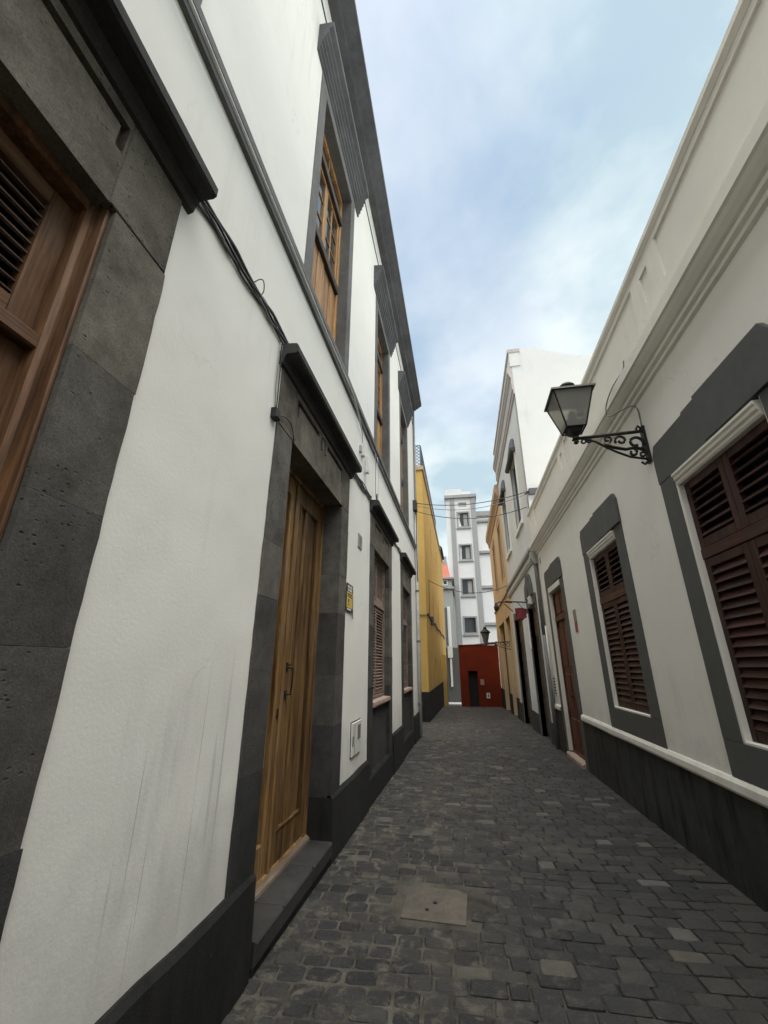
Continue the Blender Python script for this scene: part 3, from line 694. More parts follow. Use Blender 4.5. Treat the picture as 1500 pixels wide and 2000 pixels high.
# --- upper windows
pane_cols = {}
for wi, (a, b) in enumerate(UP):
    w_ = .18
    mb = MB(L); mb.box(a - w_, b + w_, -.22, .012, 8.22, 8.41, .004); sur = build(mb, 'stone_surround', 'upper_stone', house)
    for p, q in ((a - w_, a), (b, b + w_)):
        mb = MB(L); mb.box(p, q, -.22, .012, 5.046, 8.218, .004); build(mb, 'stone_jamb', 'upper_stone', sur)
    mb = MB(L); mb.box(a, b, -.22, .010, 5.046, 5.09, .004); build(mb, 'stone_sill', 'upper_stone', sur)
    mb = MB(L); mb.prof(a - w_ - .2, b + w_ + .2, [(0, 8.415), (.025, 8.43), (.025, 8.48), (.05, 8.50), (.05, 8.55), (.075, 8.575), (.075, 8.625), (.10, 8.65), (.10, 8.70), (.13, 8.73), (.13, 8.80), (.17, 8.835), (.185, 8.85), (.185, 8.93), (0, 8.96)])
    build(mb, 'window_cornice', 'eave_stone', sur)
    mb = MB(L); hframe(mb, a - .005, b + .005, 5.085, 8.225, .065, -.22, -.13, .006)
    fr = build(mb, 'window_frame', 'orange_wood', house)
    mb = MB(L); mb.box(a + .06, b - .06, -.20, -.105, 6.30, 6.42, .008); build(mb, 'rail', 'dark_wood', fr)
    mb = MB(L); mb.box(a + .06, b - .06, -.20, -.10, 7.62, 7.74, .008); build(mb, 'transom', 'dark_wood', fr)
    n = 5; wd = (b - a - .12) / n
    for j in range(n):
        mb = MB(L); mb.box(a + .06 + j * wd + .005, a + .06 + (j + 1) * wd - .005, -.20, -.150 - .010 * (j % 2), 5.15, 6.302, .012); build(mb, 'plank', 'orange_wood', fr)
    m_ = (a + b) / 2
    for p, q in ((a + .062, m_ - .002), (m_ + .002, b - .062)):
        mb = MB(L); hframe(mb, p, q, 6.422, 7.618, .055, -.19, -.145, .004); build(mb, 'casement', 'orange_wood', fr)
        for j in range(3):
            z0 = 6.477 + j * (1.086 / 3); z1 = z0 + 1.086 / 3
            um = (p + q) / 2
            for x0, x1 in ((p + .055, um), (um, q - .055)):
                mb = MB(L); mb.box(x0 + .006, x1 - .006, -.176, -.172, z0 + .006, z1 - .006); build(mb, 'pane', 'pane', fr)
        mb = MB(L); mb.box((p + q) / 2 - .011, (p + q) / 2 + .011, -.182, -.158, 6.477, 7.563, .003)
        for j in (1, 2): mb.box(p + .055, q - .055, -.181, -.159, 6.477 + j * .362 - .010, 6.477 + j * .362 + .010, .003)
        build(mb, 'muntin', 'orange_wood', fr)
    for p, q in ((a + .062, m_ - .012), (m_ + .012, b - .062)):
        mb = MB(L); mb.box(p, q, -.18, -.172, 7.74, 8.165); build(mb, 'pane', 'pane', fr)
    mb = MB(L); mb.box(m_ - .012, m_ + .012, -.19, -.14, 7.74, 8.165, .003); build(mb, 'muntin', 'orange_wood', fr)

# ================================================================== RIGHT LOW HOUSE
R = Fac('R', XR)
low = empty('low_house', (XR, 5, 0), 'single-storey ivory house with maroon shutters and grey painted trim on the right', 'house')
REND = 11.1
WIN = [(-1.35 + i * 0, 0) for i in range(0)]
RC = [.43, 3.30, 6.17]; HW = .61; JW = .26; DC = 9.50
holes = [(c - HW - .1, c + HW + .1, .95, 3.3) for c in RC] + [(DC - HW - .1, DC + HW + .1, -.3, 3.3)]
mb = MB(R); mb.skin(-7, REND, -.5, 4.7, 0, holes, .05)
for uu in (-7, REND): mb.add([(uu, 0, -.5), (uu, -8, -.5), (uu, -8, 4.7), (uu, 0, 4.7)], [(0, 1, 2, 3)])
mb.add([(-7, -8, 4.7), (REND, -8, 4.7), (REND, .05, 4.7), (-7, .05, 4.7)], [(0, 1, 2, 3)])
build(mb, 'wall', 'ivory_plaster', low)
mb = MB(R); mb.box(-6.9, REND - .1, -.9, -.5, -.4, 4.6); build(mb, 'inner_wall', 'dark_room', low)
# plinth and band
for a, b in ((-6.9, DC - HW - JW + .02), (DC + HW + JW - .02, REND)):
    mb = MB(R); wavy_run(mb, a, b, [(-.02, -.5), (.028, -.5), (.022, .2), (.018, .45), (.016, .69), (-.02, .69)], 5); build(mb, 'plinth', 'plinth_grey', low)
    mb = MB(R)
    n = int((b - a) / .55)
    rr_ = random.Random(4)
    pv = None
    for i in range(n + 1):       # hand-run band, slightly wavy
        u = a + (b - a) * i / n; o_ = rr_.uniform(-.007, .007)
        cur = (u, [(-.02, .692 + o_), (.034, .695 + o_ * .7), (.040, .715 + o_), (.036, .765), (.015, .795 + o_ * .5), (-.02, .80)])
        if pv:
            k = len(mb.v); m = 6
            for (uu, pr) in (pv, cur): mb.v += [mb.P(uu, d, v) for d, v in pr]
            mb.f += [(k + q, k + (q + 1) % m, k + m + (q + 1) % m, k + m + q) for q in range(m)]
        pv = cur
    pr0 = a; build(mb, 'plinth_band', 'white_trim', low, smooth=False)
# cornice and parapet
mb = MB(R); mb.prof(-7, REND, [(0, 4.27), (.03, 4.28), (.03, 4.32), (.06, 4.335), (.06, 4.375), (.085, 4.385), (.12, 4.42), (.14, 4.45), (.16, 4.46), (.16, 4.57), (.13, 4.60), (0, 4.62)])
build(mb, 'cornice', 'white_trim', low)
mb = MB(R); ph = []
pil = [(-2.4, -2.0), (.9, 1.3), (3.22, 3.60), (7.0, 7.35), (10.4, 10.75)]
edges = [-6.8] + [x for p in pil for x in p] + [11.0]
for i in range(0, len(edges) - 1, 2): ph.append((edges[i] + .10, edges[i + 1] - .10, 4.83, 5.30))
ph.append((3.33, 3.49, 4.90, 5.22)); ph.append((7.10, 7.25, 4.90, 5.22))
mb.skin(-7, REND, 4.6, 5.42, .07, ph, .022, True)
for uu in (-7, REND): mb.add([(uu, .07, 4.6), (uu, -.18, 4.6), (uu, -.18, 5.42), (uu, .07, 5.42)], [(0, 1, 2, 3)])
mb.add([(-7, -.18, 4.6), (REND, -.18, 4.6), (REND, -.18, 5.42), (-7, -.18, 5.42)], [(0, 1, 2, 3)])
build(mb, 'parapet', 'white_trim', low)
mb = MB(R); mb.prof(-7, REND + .02, [(-.21, 5.37), (.075, 5.37), (.105, 5.40), (.105, 5.45), (.09, 5.47), (-.21, 5.48)]); build(mb, 'coping', 'white_trim', low)

def shutter_set(fr, fac, a, b, z0, z1, zt, d, mat, matz, pitch):
    m_ = (a + b) / 2
    mb = MB(fac); mb.box(a, b, d - .04, d + .006, zt - .045, zt + .045, .005); build(mb, 'transom', mat, fr)
    for (p, q) in ((a + .002, m_ - .002), (m_ + .002, b - .002)):
        for (y0, y1) in ((z0, zt - .048), (zt + .048, z1)):
            mb = MB(fac); hframe(mb, p, q, y0, y1, .07, d - .04, d, .004, .07, .08); build(mb, 'shutter', matz, fr)
            louvres(fac, fr, p + .068, q - .068, y0 + .082, y1 - .072, pitch, d - .020, .078 if y1 < zt else .064, mat, 1.0 if y1 < zt else .8, .010)
for wi, c in enumerate(RC):
    a, b = c - HW, c + HW
    # painted surround: apron, jambs and a shaped head in two halves
    mb = MB(R); mb.box(a - JW, b + JW, -.05, .010, .798, 1.06, .003); sur = build(mb, 'painted_surround', 'grey_paint', low)
    for p, q in ((a - JW, a), (b, b + JW)):
        mb = MB(R); mb.box(p, q, -.05, .011, 1.062, 3.272, .003); build(mb, 'jamb', 'grey_paint', sur)
    for sgn in (-1, 1):
        mb = MB(R)
        pts = [(c, 3.275), (c + sgn * (HW + JW + .01), 3.275), (c + sgn * (HW + JW + .01), 3.58), (c + sgn * (HW + JW - .05), 3.67)] + ([(c + .25, 3.672), (c + .235, 3.69)] if sgn > 0 else []) + [(c, 3.69)]
        mb.poly(pts, -.05, .014 if sgn > 0 else .036); build(mb, 'lintel_half', 'grey_paint', sur)
    # white reveal, sill strip and moulded blind box
    mb = MB(R); mb.box(a, a + .012, -.10, .004, 1.06, 3.27); mb.box(b - .030, b, -.10, .006, 1.06, 3.27, .004); mb.box(a + .012, b - .030, -.10, .008, 1.06, 1.082, .004)
    fr = build(mb, 'window_reveal', 'white_trim', low)
    mb = MB(R); mb.prof(a + .03, b - .03, [(-.08, 3.14), (.0, 3.14), (.012, 3.155), (.012, 3.175), (.028, 3.19), (.028, 3.215), (.04, 3.23), (.04, 3.25), (-.08, 3.265)])
    build(mb, 'head_moulding', 'white_trim', fr)
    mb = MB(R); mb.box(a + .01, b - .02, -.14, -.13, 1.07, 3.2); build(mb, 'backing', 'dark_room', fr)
    shutter_set(fr, R, a + .014, b - .032, 1.085, 3.14, 2.49, -.040, 'maroon_wood', 'maroon_wood_z', .072)
# door of the low house
c = DC; a, b = c - HW, c + HW
mb = MB(R); mb.box(a - JW, a, -.05, .013, -.3, 3.272, .003); sur = build(mb, 'painted_surround', 'grey_paint', low)
mb = MB(R); mb.box(b, b + JW, -.05, .013, -.3, 3.272, .003); build(mb, 'jamb', 'grey_paint', sur)
for sgn in (-1, 1):
    mb = MB(R)
    pts = [(c, 3.275), (c + sgn * (HW + JW + .01), 3.275), (c + sgn * (HW + JW + .01), 3.58), (c + sgn * (HW + JW - .05), 3.67)] + ([(c + .25, 3.672), (c + .235, 3.69)] if sgn > 0 else []) + [(c, 3.69)]
    mb.poly(pts, -.05, .014 if sgn > 0 else .036); build(mb, 'lintel_half', 'grey_paint', sur)
mb = MB(R); mb.box(b - .05, b, -.12, .022, .0, 3.27, .004); mb.box(a, a + .012, -.12, .004, 0, 3.27); mb.box(a + .012, b - .05, -.12, .03, 3.14, 3.26, .01)
fr = build(mb, 'door_reveal', 'white_trim', low)
mb = MB(R); hframe(mb, a + .012, b - .052, -.02, 3.14, .05, -.12, -.05, .004); dr = build(mb, 'front_door', 'red_door', low)
mb = MB(R); mb.box(a + .06, b - .1, -.11, -.03, 2.50, 2.60, .006); build(mb, 'transom', 'red_door', dr)
mb = MB(R); mb.box(a + .062, b - .102, -.11, -.085, .0, 2.5); build(mb, 'leaf', 'red_door', dr)
for z0, z1 in ((.12, .62), (.75, 1.45), (1.58, 2.38), (2.66, 3.06)):
    for p, q in ((a + .12, c - .05), (c + .01, b - .16)):
        mb = MB(R); mb.box(p, q, -.09, -.068, z0, z1, .015); build(mb, 'door_panel', 'red_door', dr)
mb = MB(R); mb.box(a + .062, b - .102, -.11, -.085, 2.6, 3.09); build(mb, 'fanlight_board', 'red_door', dr)
mb = MB(R); mb.tube([(c + .0, -.08, 1.05), (c, -.035, 1.05)], .022, 8); build(mb, 'door_knob', 'iron', dr)
mb = MB(R); mb.prof(a - .02, b + .02, [(-.12, -.4), (.07, -.4), (.07, -.05), (.05, -.025), (-.12, -.02)]); build(mb, 'doorstep', 'pink_sill', low)
mb = MB(R); mb.box(10.62, 10.68, -.01, .004, 3.98, 4.12); build(mb, 'wall_vent', 'black_gap', low)

# ================================================================== WHITE TWO-STOREY HOUSE (right, behind)
tall = empty('white_house', (2.0, 14, 0), 'tall white house with blank gable above the parapet, right of the lane', 'house')
T = Fac('R', 2.0); T0, T1 = 11.12, 18.0
uw = [(12.55, 13.80), (15.85, 17.05)]; gd = [(11.95, 13.30), (15.05, 16.85)]
holes = [(a, b, 5.80, 8.05) for a, b in uw] + [(a, b, -.4, 3.2) for a, b in gd]
mb = MB(T); mb.skin(T0, T1, -.6, 10.55, 0, holes, .22)
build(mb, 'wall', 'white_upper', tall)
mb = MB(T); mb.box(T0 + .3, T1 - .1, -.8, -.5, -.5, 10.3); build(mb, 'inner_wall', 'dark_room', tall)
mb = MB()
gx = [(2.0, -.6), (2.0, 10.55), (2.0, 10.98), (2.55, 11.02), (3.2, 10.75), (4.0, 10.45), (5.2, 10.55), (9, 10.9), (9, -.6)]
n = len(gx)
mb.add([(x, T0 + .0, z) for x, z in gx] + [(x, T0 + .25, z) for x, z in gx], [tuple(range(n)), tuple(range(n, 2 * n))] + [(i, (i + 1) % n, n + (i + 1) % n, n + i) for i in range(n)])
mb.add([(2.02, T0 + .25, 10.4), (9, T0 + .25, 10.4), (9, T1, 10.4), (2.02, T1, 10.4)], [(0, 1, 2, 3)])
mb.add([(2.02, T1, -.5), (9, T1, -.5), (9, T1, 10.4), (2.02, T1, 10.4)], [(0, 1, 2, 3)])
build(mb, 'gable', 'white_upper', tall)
mb = MB(T); mb.prof(T0, T1, [(0, 9.35), (.04, 9.37), (.04, 9.50), (.07, 9.53), (.07, 9.95), (.10, 9.98), (.13, 10.08), (.16, 10.12), (.16, 10.30), (.10, 10.34), (0, 10.34)])
build(mb, 'cornice', 'cornice_rose', tall)
mb = MB(T); mb.box(T0 - .03, T1, -.25, .05, 10.345, 10.85); build(mb, 'parapet', 'white_upper', tall)
mb = MB(T); mb.box(T0 - .05, T1, -.28, .09, 10.85, 10.97); build(mb, 'coping', 'cornice_rose', tall)
mb = MB(T); mb.box(T0, T1, 0, .05, 4.62, 4.70); mb.prof(T0, T1, [(0, 4.22), (.03, 4.22), (.03, 4.26), (.0, 4.27)])
mb.prof(T0, T1, [(0, 4.45), (.08, 4.45), (.12, 4.50), (.12, 4.56), (.06, 4.62), (0, 4.62)]); cor = build(mb, 'dentil_cornice', 'pale_grey', tall)
m2 = MB(T); m2.box(-.045, .045, 0, .07, 0, .13); dm = mesh_from('dentil', m2.v, m2.f, 'white_trim', org=(2.0, 0, 0))
for i in range(30):
    u = T0 + .15 + i * .228
    piece('dentil', dm, cor, (2.0, u, 4.30))
for a, b in uw:
    mb = MB(T); mb.box(a - .16, a, -.02, .03, 5.72, 8.05, .004); mb.box(b, b + .16, -.02, .03, 5.72, 8.05, .004); mb.box(a - .2, b + .2, -.02, .06, 5.62, 5.75, .006)
    fr = build(mb, 'window_frame', 'white_trim', tall)
    mb = MB(T); c = (a + b) / 2
    pts = [(a - .2, 8.12), (a - .2, 8.45)] + [(c - (b - a + .3) / 2 * math.cos(k * math.pi / 8), 8.45 + .28 * math.sin(k * math.pi / 8)) for k in range(9)] + [(b + .2, 8.45), (b + .2, 8.12)]
    mb.poly(pts, 0, .05); build(mb, 'hood', 'slate', fr)
    mb = MB(T); mb.prof(a - .25, b + .25, [(0, 8.05), (.12, 8.05), (.16, 8.10), (.16, 8.15), (0, 8.17)]); build(mb, 'hood_shelf', 'grey_paint', fr)
    for j in range(2):
        p = a + j * (b - a) / 2; q = p + (b - a) / 2
        mb = MB(T); hframe(mb, p + .004, q - .004, 5.80, 8.04, .06, -.16, -.09, .004, .06, .1); mb.box(p + .06, q - .06, -.15, -.1, 7.2, 7.27); build(mb, 'sash', 'slate', fr)
        mb = MB(T); mb.box(p + .05, q - .05, -.14, -.132, 5.85, 8.0); build(mb, 'shutter', 'slate', fr)
for i, (a, b) in enumerate(gd):
    mb = MB(T); mb.box(a - .16, a, -.2, .03, -.5, 3.2, .004); mb.box(b, b + .16, -.2, .03, -.5, 3.2, .004); mb.box(a - .16, b + .16, -.2, .032, 3.2, 3.46, .004)
    fr = build(mb, 'door_frame', 'grey_paint', tall)
    m_ = (a + b) / 2
    for p, q in ((a, m_ - .005), (m_ + .005, b)):
        mb = MB(T); mb.box(p, q, -.18, -.12, -.4, 2.4); lf = build(mb, 'door_leaf', 'dark_wood', fr)
        for z0, z1 in ((-.1, .75), (.9, 2.25)):
            mb = MB(T); mb.box(p + .1, q - .1, -.13, -.10, z0, z1, .02); build(mb, 'door_panel', 'dark_wood', fr)
    mb = MB(T); mb.box(a, b, -.18, -.11, 2.4, 3.2); build(mb, 'door_transom_panel', 'old_wood_y', fr)
mb = MB(T)
for a, b in ((T0 + .02, 11.79), (13.46, 14.89), (17.01, T1)):
    mb = MB(T); mb.box(a, b, -.02, .04, -.6, .32); build(mb, 'plinth', 'plinth_grey', tall)
# leaf-shaped grey crest over its first door
mb = MB(T)
for (cx, tilt_) in ((12.35, .12), (13.1, -.18)):
    pts = [(cx - .28, 3.46), (cx - .32 + tilt_, 3.75), (cx - .16 + tilt_, 4.0), (cx + .0 + tilt_ * 1.6, 4.12), (cx + .10 + tilt_, 3.95), (cx + .24, 3.8), (cx + .28, 3.46)]
    mb.poly(pts, 0, .07)
build(mb, 'carved_crest', 'grey_paint', tall)

# ================================================================== OCHRE HOUSE (right, far)
och = empty('ochre_house', (2.0, 22, -.4), 'ochre house with brown cornice at the far right end of the lane', 'house')
O0, O1 = 18.02, 26.3
uw = [(19.0, 20.0), (22.6, 23.6)]; gd = [(18.75, 20.5), (21.45, 24.3)]
mb = MB(T); mb.skin(O0, O1, -1.2, 9.3, .0, [(a, b, 5.35, 7.7) for a, b in uw] + [(a, b, -1.0, 3.6) for a, b in gd], .25)
for uu in (O0, O1): mb.add([(uu, 0, -1.2), (uu, -8, -1.2), (uu, -8, 9.3), (uu, 0, 9.3)], [(0, 1, 2, 3)])
mb.add([(O0, -8, 9.3), (O1, -8, 9.3), (O1, 0, 9.3), (O0, 0, 9.3)], [(0, 1, 2, 3)])
build(mb, 'wall', 'ochre_plaster', och)
mb = MB(T); mb.box(O0 + .1, O1 - .1, -.8, -.5, -1, 9.0); build(mb, 'inner_wall', 'dark_room', och)
mb = MB(T); mb.prof(O0, O1 + .05, [(0, 8.55), (.05, 8.6), (.05, 8.75), (.14, 8.95), (.18, 9.0), (.18, 9.35), (0, 9.4)]); build(mb, 'cornice', 'cornice_ochre', och)
mb = MB(T); mb.prof(O0, O1, [(0, 4.5), (.05, 4.52), (.05, 4.6), (0, 4.62)]); build(mb, 'string_course', 'pale_grey', och)
for a, b in uw:
    mb = MB(T); mb.box(a - .15, a, -.02, .04, 5.3, 7.8); mb.box(b, b + .15, -.02, .04, 5.3, 7.8); mb.box(a - .15, b + .15, -.02, .05, 7.8, 8.0); fr = build(mb, 'window_frame', 'cornice_ochre', och)
    mb = MB(T); mb.box(a, b, -.2, -.15, 5.35, 7.7); build(mb, 'shutter', 'old_wood', fr)
    c = (a + b) / 2; mb = MB(T)
    mb.poly([(c + .62 * math.cos(k * math.pi / 8), 8.0 + .36 * math.sin(k * math.pi / 8)) for k in range(9)], 0, .06); build(mb, 'hood', 'cornice_ochre', fr)
for a, b in gd:
    mb = MB(T); mb.box(a, b, -.24, -.2, -1.0, 3.6); build(mb, 'door_leaf', 'dark_wood', och)
for a, b in ((O0, 18.74), (20.51, 21.44), (24.31, O1)):
    mb = MB(T); mb.box(a, b, -.02, .035, -1.2, .42); build(mb, 'plinth', 'plinth_black', och)

# ================================================================== YELLOW HOUSE (left, beyond the side alley)
yel = empty('yellow_house', (-1.32, 20, -.3), 'mustard yellow house with black base beyond the white house on the left', 'house')
Yf = Fac('L', -1.32); Y0, Y1 = 16.4, 33.8
yw = [(20.4, 20.75, 6.8, 8.2), (25.3, 25.7, 6.9, 8.3), (20.5, 20.9, 3.75, 4.8), (25.1, 25.5, 3.6, 4.85), (29.2, 29.6, 3.6, 4.9), (20.5, 21.1, .62, 1.9), (25.2, 25.9, -.2, 1.95)]
mb = MB(Yf); mb.skin(Y0, Y1, -1.5, 9.75, 0, yw, .12, True)
mb.add([(Y0, 0, -1.5), (Y0, -7, -1.5), (Y0, -7, 9.75), (Y0, 0, 9.75)], [(0, 1, 2, 3)])
mb.add([(Y1, 0, -1.5), (Y1, -7, -1.5), (Y1, -7, 9.75), (Y1, 0, 9.75)], [(0, 1, 2, 3)])
mb.add([(Y0, 0, 9.75), (Y0, -7, 9.75), (Y1, -7, 9.75), (Y1, 0, 9.75)], [(0, 1, 2, 3)])
build(mb, 'wall', 'yellow_plaster', yel)
mb = MB(Yf); mb.box(Y0 - .06, Y1, -7, .06, 9.60, 9.78); build(mb, 'coping', 'cornice_ochre', yel)
for k, (a, b, z0, z1) in enumerate(yw):
    mb = MB(Yf); mb.box(a + .01, b - .01, -.10, -.06, z0 + .01, z1 - .01); build(mb, 'window', 'dark_wood', yel)
mb = MB(Yf); mb.box(Y0 - .02, Y1, -7, .03, -1.6, .70)
build(mb, 'plinth', 'plinth_black', yel)
mb = MB(Yf); mb.box(26.9, 27.2, 0, .25, -.9, 2.2); build(mb, 'buttress', 'yellow_plaster', yel)
mb = MB(Yf); mb.prof(30.5, Y1 + .1, [(-.4, 9.78), (.2, 9.78), (.2, 9.9), (-.4, 10.6)]); build(mb, 'roof_edge', 'basalt_dark', yel)
# roof-terrace lattice: a panel facing the camera and one running back
lat = empty('lattice_screen', (-1.5, 16.6, 9.78), 'dark metal lattice screen on the roof edge of the yellow house', 'screen')
def lattice(fac, u0, u1, v0, v1, d):
    mb = MB(fac); hframe(mb, u0, u1, v0, v1, .03, d - .02, d + .02, 0); build(mb, 'lattice_frame', 'lattice_blue', lat)
    mb = MB(fac); H = v1 - v0; s_ = .16; x = u0 - H
    while x < u1:
        for sg in (0, 1):
            p0 = (x, v0 if sg == 0 else v1); p1 = (x + H, v1 if sg == 0 else v0)
            a0 = max(p0[0], u0); a1 = min(p1[0], u1)
            if a1 - a0 > .02:
                f = lambda u: p0[1] + (p1[1] - p0[1]) * (u - p0[0]) / H
                mb.tube([(a0, d, f(a0)), (a1, d, f(a1))], .014, 4)
        x += s_
    o = build(mb, 'lattice_bars', 'lattice_blue', lat); o['kind'] = 'stuff'
lattice(Fac('N', Y0 + .05), -2.6, -1.36, 9.80, 10.85, 0)
lattice(Fac('L', -1.36), Y0 + .1, 27.0, 9.80, 10.85, 0)

# ================================================================== END OF THE LANE
red = empty('red_wall', (.9, 26.5, -.58), 'low dark red building front with a black doorway closing the lane', 'building')
N = Fac('N', 26.5)
mb = MB(N)
mb.skin(-.29, 2.0, -1.2, 2.74, 0, [(.20, .72, -1.0, 1.31)], .3)
mb.add([(-.29, 0, -1.2), (-.29, -4, -1.2), (-.29, -4, 2.74), (-.29, 0, 2.74)], [(0, 1, 2, 3)])
mb.add([(-.29, 0, 2.74), (2.0, 0, 2.74), (2.0, -4, 2.74), (-.29, -4, 2.74)], [(0, 1, 2, 3)])
build(mb, 'wall', 'red_plaster', red)
mb = MB(N); mb.poly([(-.31, 2.70), (2.0, 2.78), (2.0, 2.86), (1.2, 2.84), (.6, 2.79), (-.31, 2.76)], -.1, .03); build(mb, 'coping', 'red_plaster', red)
mb = MB(N); mb.box(.2, .72, -.34, -.29, -1.0, 1.31); build(mb, 'door', 'dark_room', red)
mb = MB(N); mb.box(.86, 1.06, 0, .03, .56, .86, .005); p_ = build(mb, 'meter_box', 'pink_sill', red)
mb = MB(N); mb.box(1.15, 1.34, 0, .03, -.14, .14, .005); p_ = build(mb, 'meter_box', 'pvc_white', red)
mb = MB(N); mb.box(1.21, 1.28, .03, .034, -.08, .08); build(mb, 'meter_window', 'tile_red', p_)
# white tower block behind
tow = empty('tower_block', (.7, 45, -1), 'tall slim white tower with grey pilasters and four stacked windows at the lane end', 'building')
N = Fac('N', 45)
wz = [(16.2, 17.8), (12.45, 14.0), (8.65, 10.25), (4.75, 6.25)]
mb = MB(N); mb.skin(-1.05, 2.30, -2, 19.7, 0, [(.28, 1.42, a, b) for a, b in wz] + [(.4, 1.3, 18.5, 19.05)], .3, False)
mb.add([(-1.05, 0, -2), (-1.05, -6, -2), (-1.05, -6, 19.7), (-1.05, 0, 19.7)], [(0, 1, 2, 3)])
mb.add([(2.30, 0, -2), (2.30, -6, -2), (2.30, -6, 19.7), (2.30, 0, 19.7)], [(0, 1, 2, 3)])
build(mb, 'wall', 'far_white', tow)
mb = MB(N); mb.box(-1, 2.25, -5, -1.2, -1.9, 19.6); build(mb, 'inner_wall', 'dark_room', tow)
for a, b in ((-.55, -.05), (1.75, 2.28)):
    mb = MB(N); mb.box(a, b, 0, .12, -2, 19.6); build(mb, 'pilaster', 'tower_grey', tow)
mb = MB(N); mb.box(-1.15, 2.45, -6, .25, 19.6, 19.95); build(mb, 'roof_slab', 'tower_grey', tow)
mb = MB(N); mb.box(-1.0, .8, -.2, .05, 19.95, 20.75); mb.box(.8, 1.8, -.2, .05, 19.95, 20.4); build(mb, 'parapet', 'far_white', tow)
mb = MB(N); mb.box(.4, 1.3, -.25, -.1, 18.5, 19.05); build(mb, 'vent_panel', 'cornice_rose', tow)
for k, (a, b) in enumerate(wz):
    mb = MB(N); hframe(mb, .13, 1.58, a - .18, b + .16, .16, -.1, .06, 0); fr = build(mb, 'window_frame', 'tower_grey', tow)
    mb = MB(N); mb.box(.05, 1.64, 0, .14, a - .28, a - .18); build(mb, 'sill', 'tower_grey', fr)
    mb = MB(N); mb.box(.28, 1.42, -.22, -.2, a, b); build(mb, 'pane', 'pane', fr)
    mb = MB(N); hframe(mb, .80, 1.40, a + .02, b - .02, .07, -.19, -.14, 0); build(mb, 'sash', 'grey_paint', fr)
    if k < 3:
        mb = MB(N); mb.box(.88, 1.30, -.195, -.185, a + .1, b - .1); build(mb, 'blind', 'pale_grey', fr)
    if k < 2:
        mb = MB(N); mb.poly([(.29, a), (.62 - .2 * k, a), (.44, (a + b) / 2), (.50, b), (.29, b)], -.195, -.18); build(mb, 'curtain', 'far_white', fr)
wing = empty('white_wing', (6, 46, -1), 'lower white block with grey ledges beside the tall white tower', 'building')
N = Fac('N', 45.4)
mb = MB(N); mb.box(2.30, 12, -8, 0, -2, 17.4); build(mb, 'wall', 'far_white', wing)
mb = MB(N); mb.box(2.30, 12, -8, .2, 17.4, 17.95); build(mb, 'roof_slab', 'tower_grey', wing)
for z in (16.6, 13.0, 9.2, 5.4):
    mb = MB(N); mb.prof(2.31, 12, [(0, z), (.22, z + .1), (.22, z + .35), (0, z + .45)]); build(mb, 'ledge', 'tower_grey', wing)
# grey house with a red roof between yellow house and tower
gre = empty('grey_house', (-1.1, 41, -1), 'grey house with red tiled roof squeezed between yellow house and tower', 'building')
N = Fac('N', 41)
mb = MB(N); mb.box(-6, -.72, -4, 0, -2, 8.6); build(mb, 'wall', 'tower_grey', gre)
mb = MB(N); mb.box(-6, -.55, -4, .2, 8.6, 8.8); mb.box(-6, -.5, -4, .25, 9.55, 9.7); build(mb, 'balcony_slab', 'tower_grey', gre)
mb = MB(N); mb.box(-6, -.75, -4, 0, 8.8, 9.55); build(mb, 'balcony_wall', 'pale_grey', gre)
mb = MB(N); hframe(mb, -1.62, -1.12, 8.95, 9.5, .1, 0, .05, 0); fr = build(mb, 'window', 'sign_white', gre)
mb = MB(N); mb.box(-1.52, -1.22, 0, .02, 9.05, 9.4); build(mb, 'pane', 'pane', fr)
mb = MB(N); mb.add([(-6, 0, 9.7), (-.85, 0, 9.7), (-1.2, -2.5, 12.0), (-6, -2.5, 12.0), (-.85, -4, 9.7), (-6, -4, 9.7)], [(0, 1, 2, 3), (1, 4, 2), (3, 2, 4, 5), (0, 3, 5), (0, 1, 4, 5)])
rf = build(mb, 'roof', 'roof_tile', gre)
mb = MB(N); mb.box(-1.5, -1.2, -2.2, -1.9, 11.0, 12.3); build(mb, 'chimney', 'tower_grey', rf)
mb = MB(N); mb.box(-1.32, -1.02, 0, .06, 2.75, 6.9); build(mb, 'white_strip', 'far_white', gre)
mb = MB(N); mb.box(-1.5, -1.33, 0, .25, 3.4, 6.8); build(mb, 'dark_pillar', 'grey_paint', gre)
mb = MB(N); mb.box(-1.4, -.6, 0, .5, 2.45, 2.7); build(mb, 'ledge', 'grey_paint', gre)
mb = MB(); mb.box(-1.45, -.30, 34.9, 36.5, -1.6, -1.12)
tag(build(mb, 'stone_step', 'pale_grey'), 'pale stone step left of the red building front at the far end', 'step')
pst = empty('white_downpipe', (-1.05, 36.6, -1.1), 'white downpipe on the grey wall left of the red building front', 'downpipe')
mb = MB(); mb.box(-1.13, -.97, 36.5, 36.6, 0, 2.2); build(mb, 'pipe', 'pvc_white', pst)
mb = MB(); mb.box(-1.28, -.88, 36.45, 36.6, 2.2, 3.1); build(mb, 'box_head', 'pvc_white', pst)
mb = MB(); mb.box(-3.5, -.32, 36.62, 37.6, -1.6, 3.0)
tag(build(mb, 'grey_yard_wall', 'grey_paint'), 'dark grey yard wall between yellow house and red building front', 'wall')

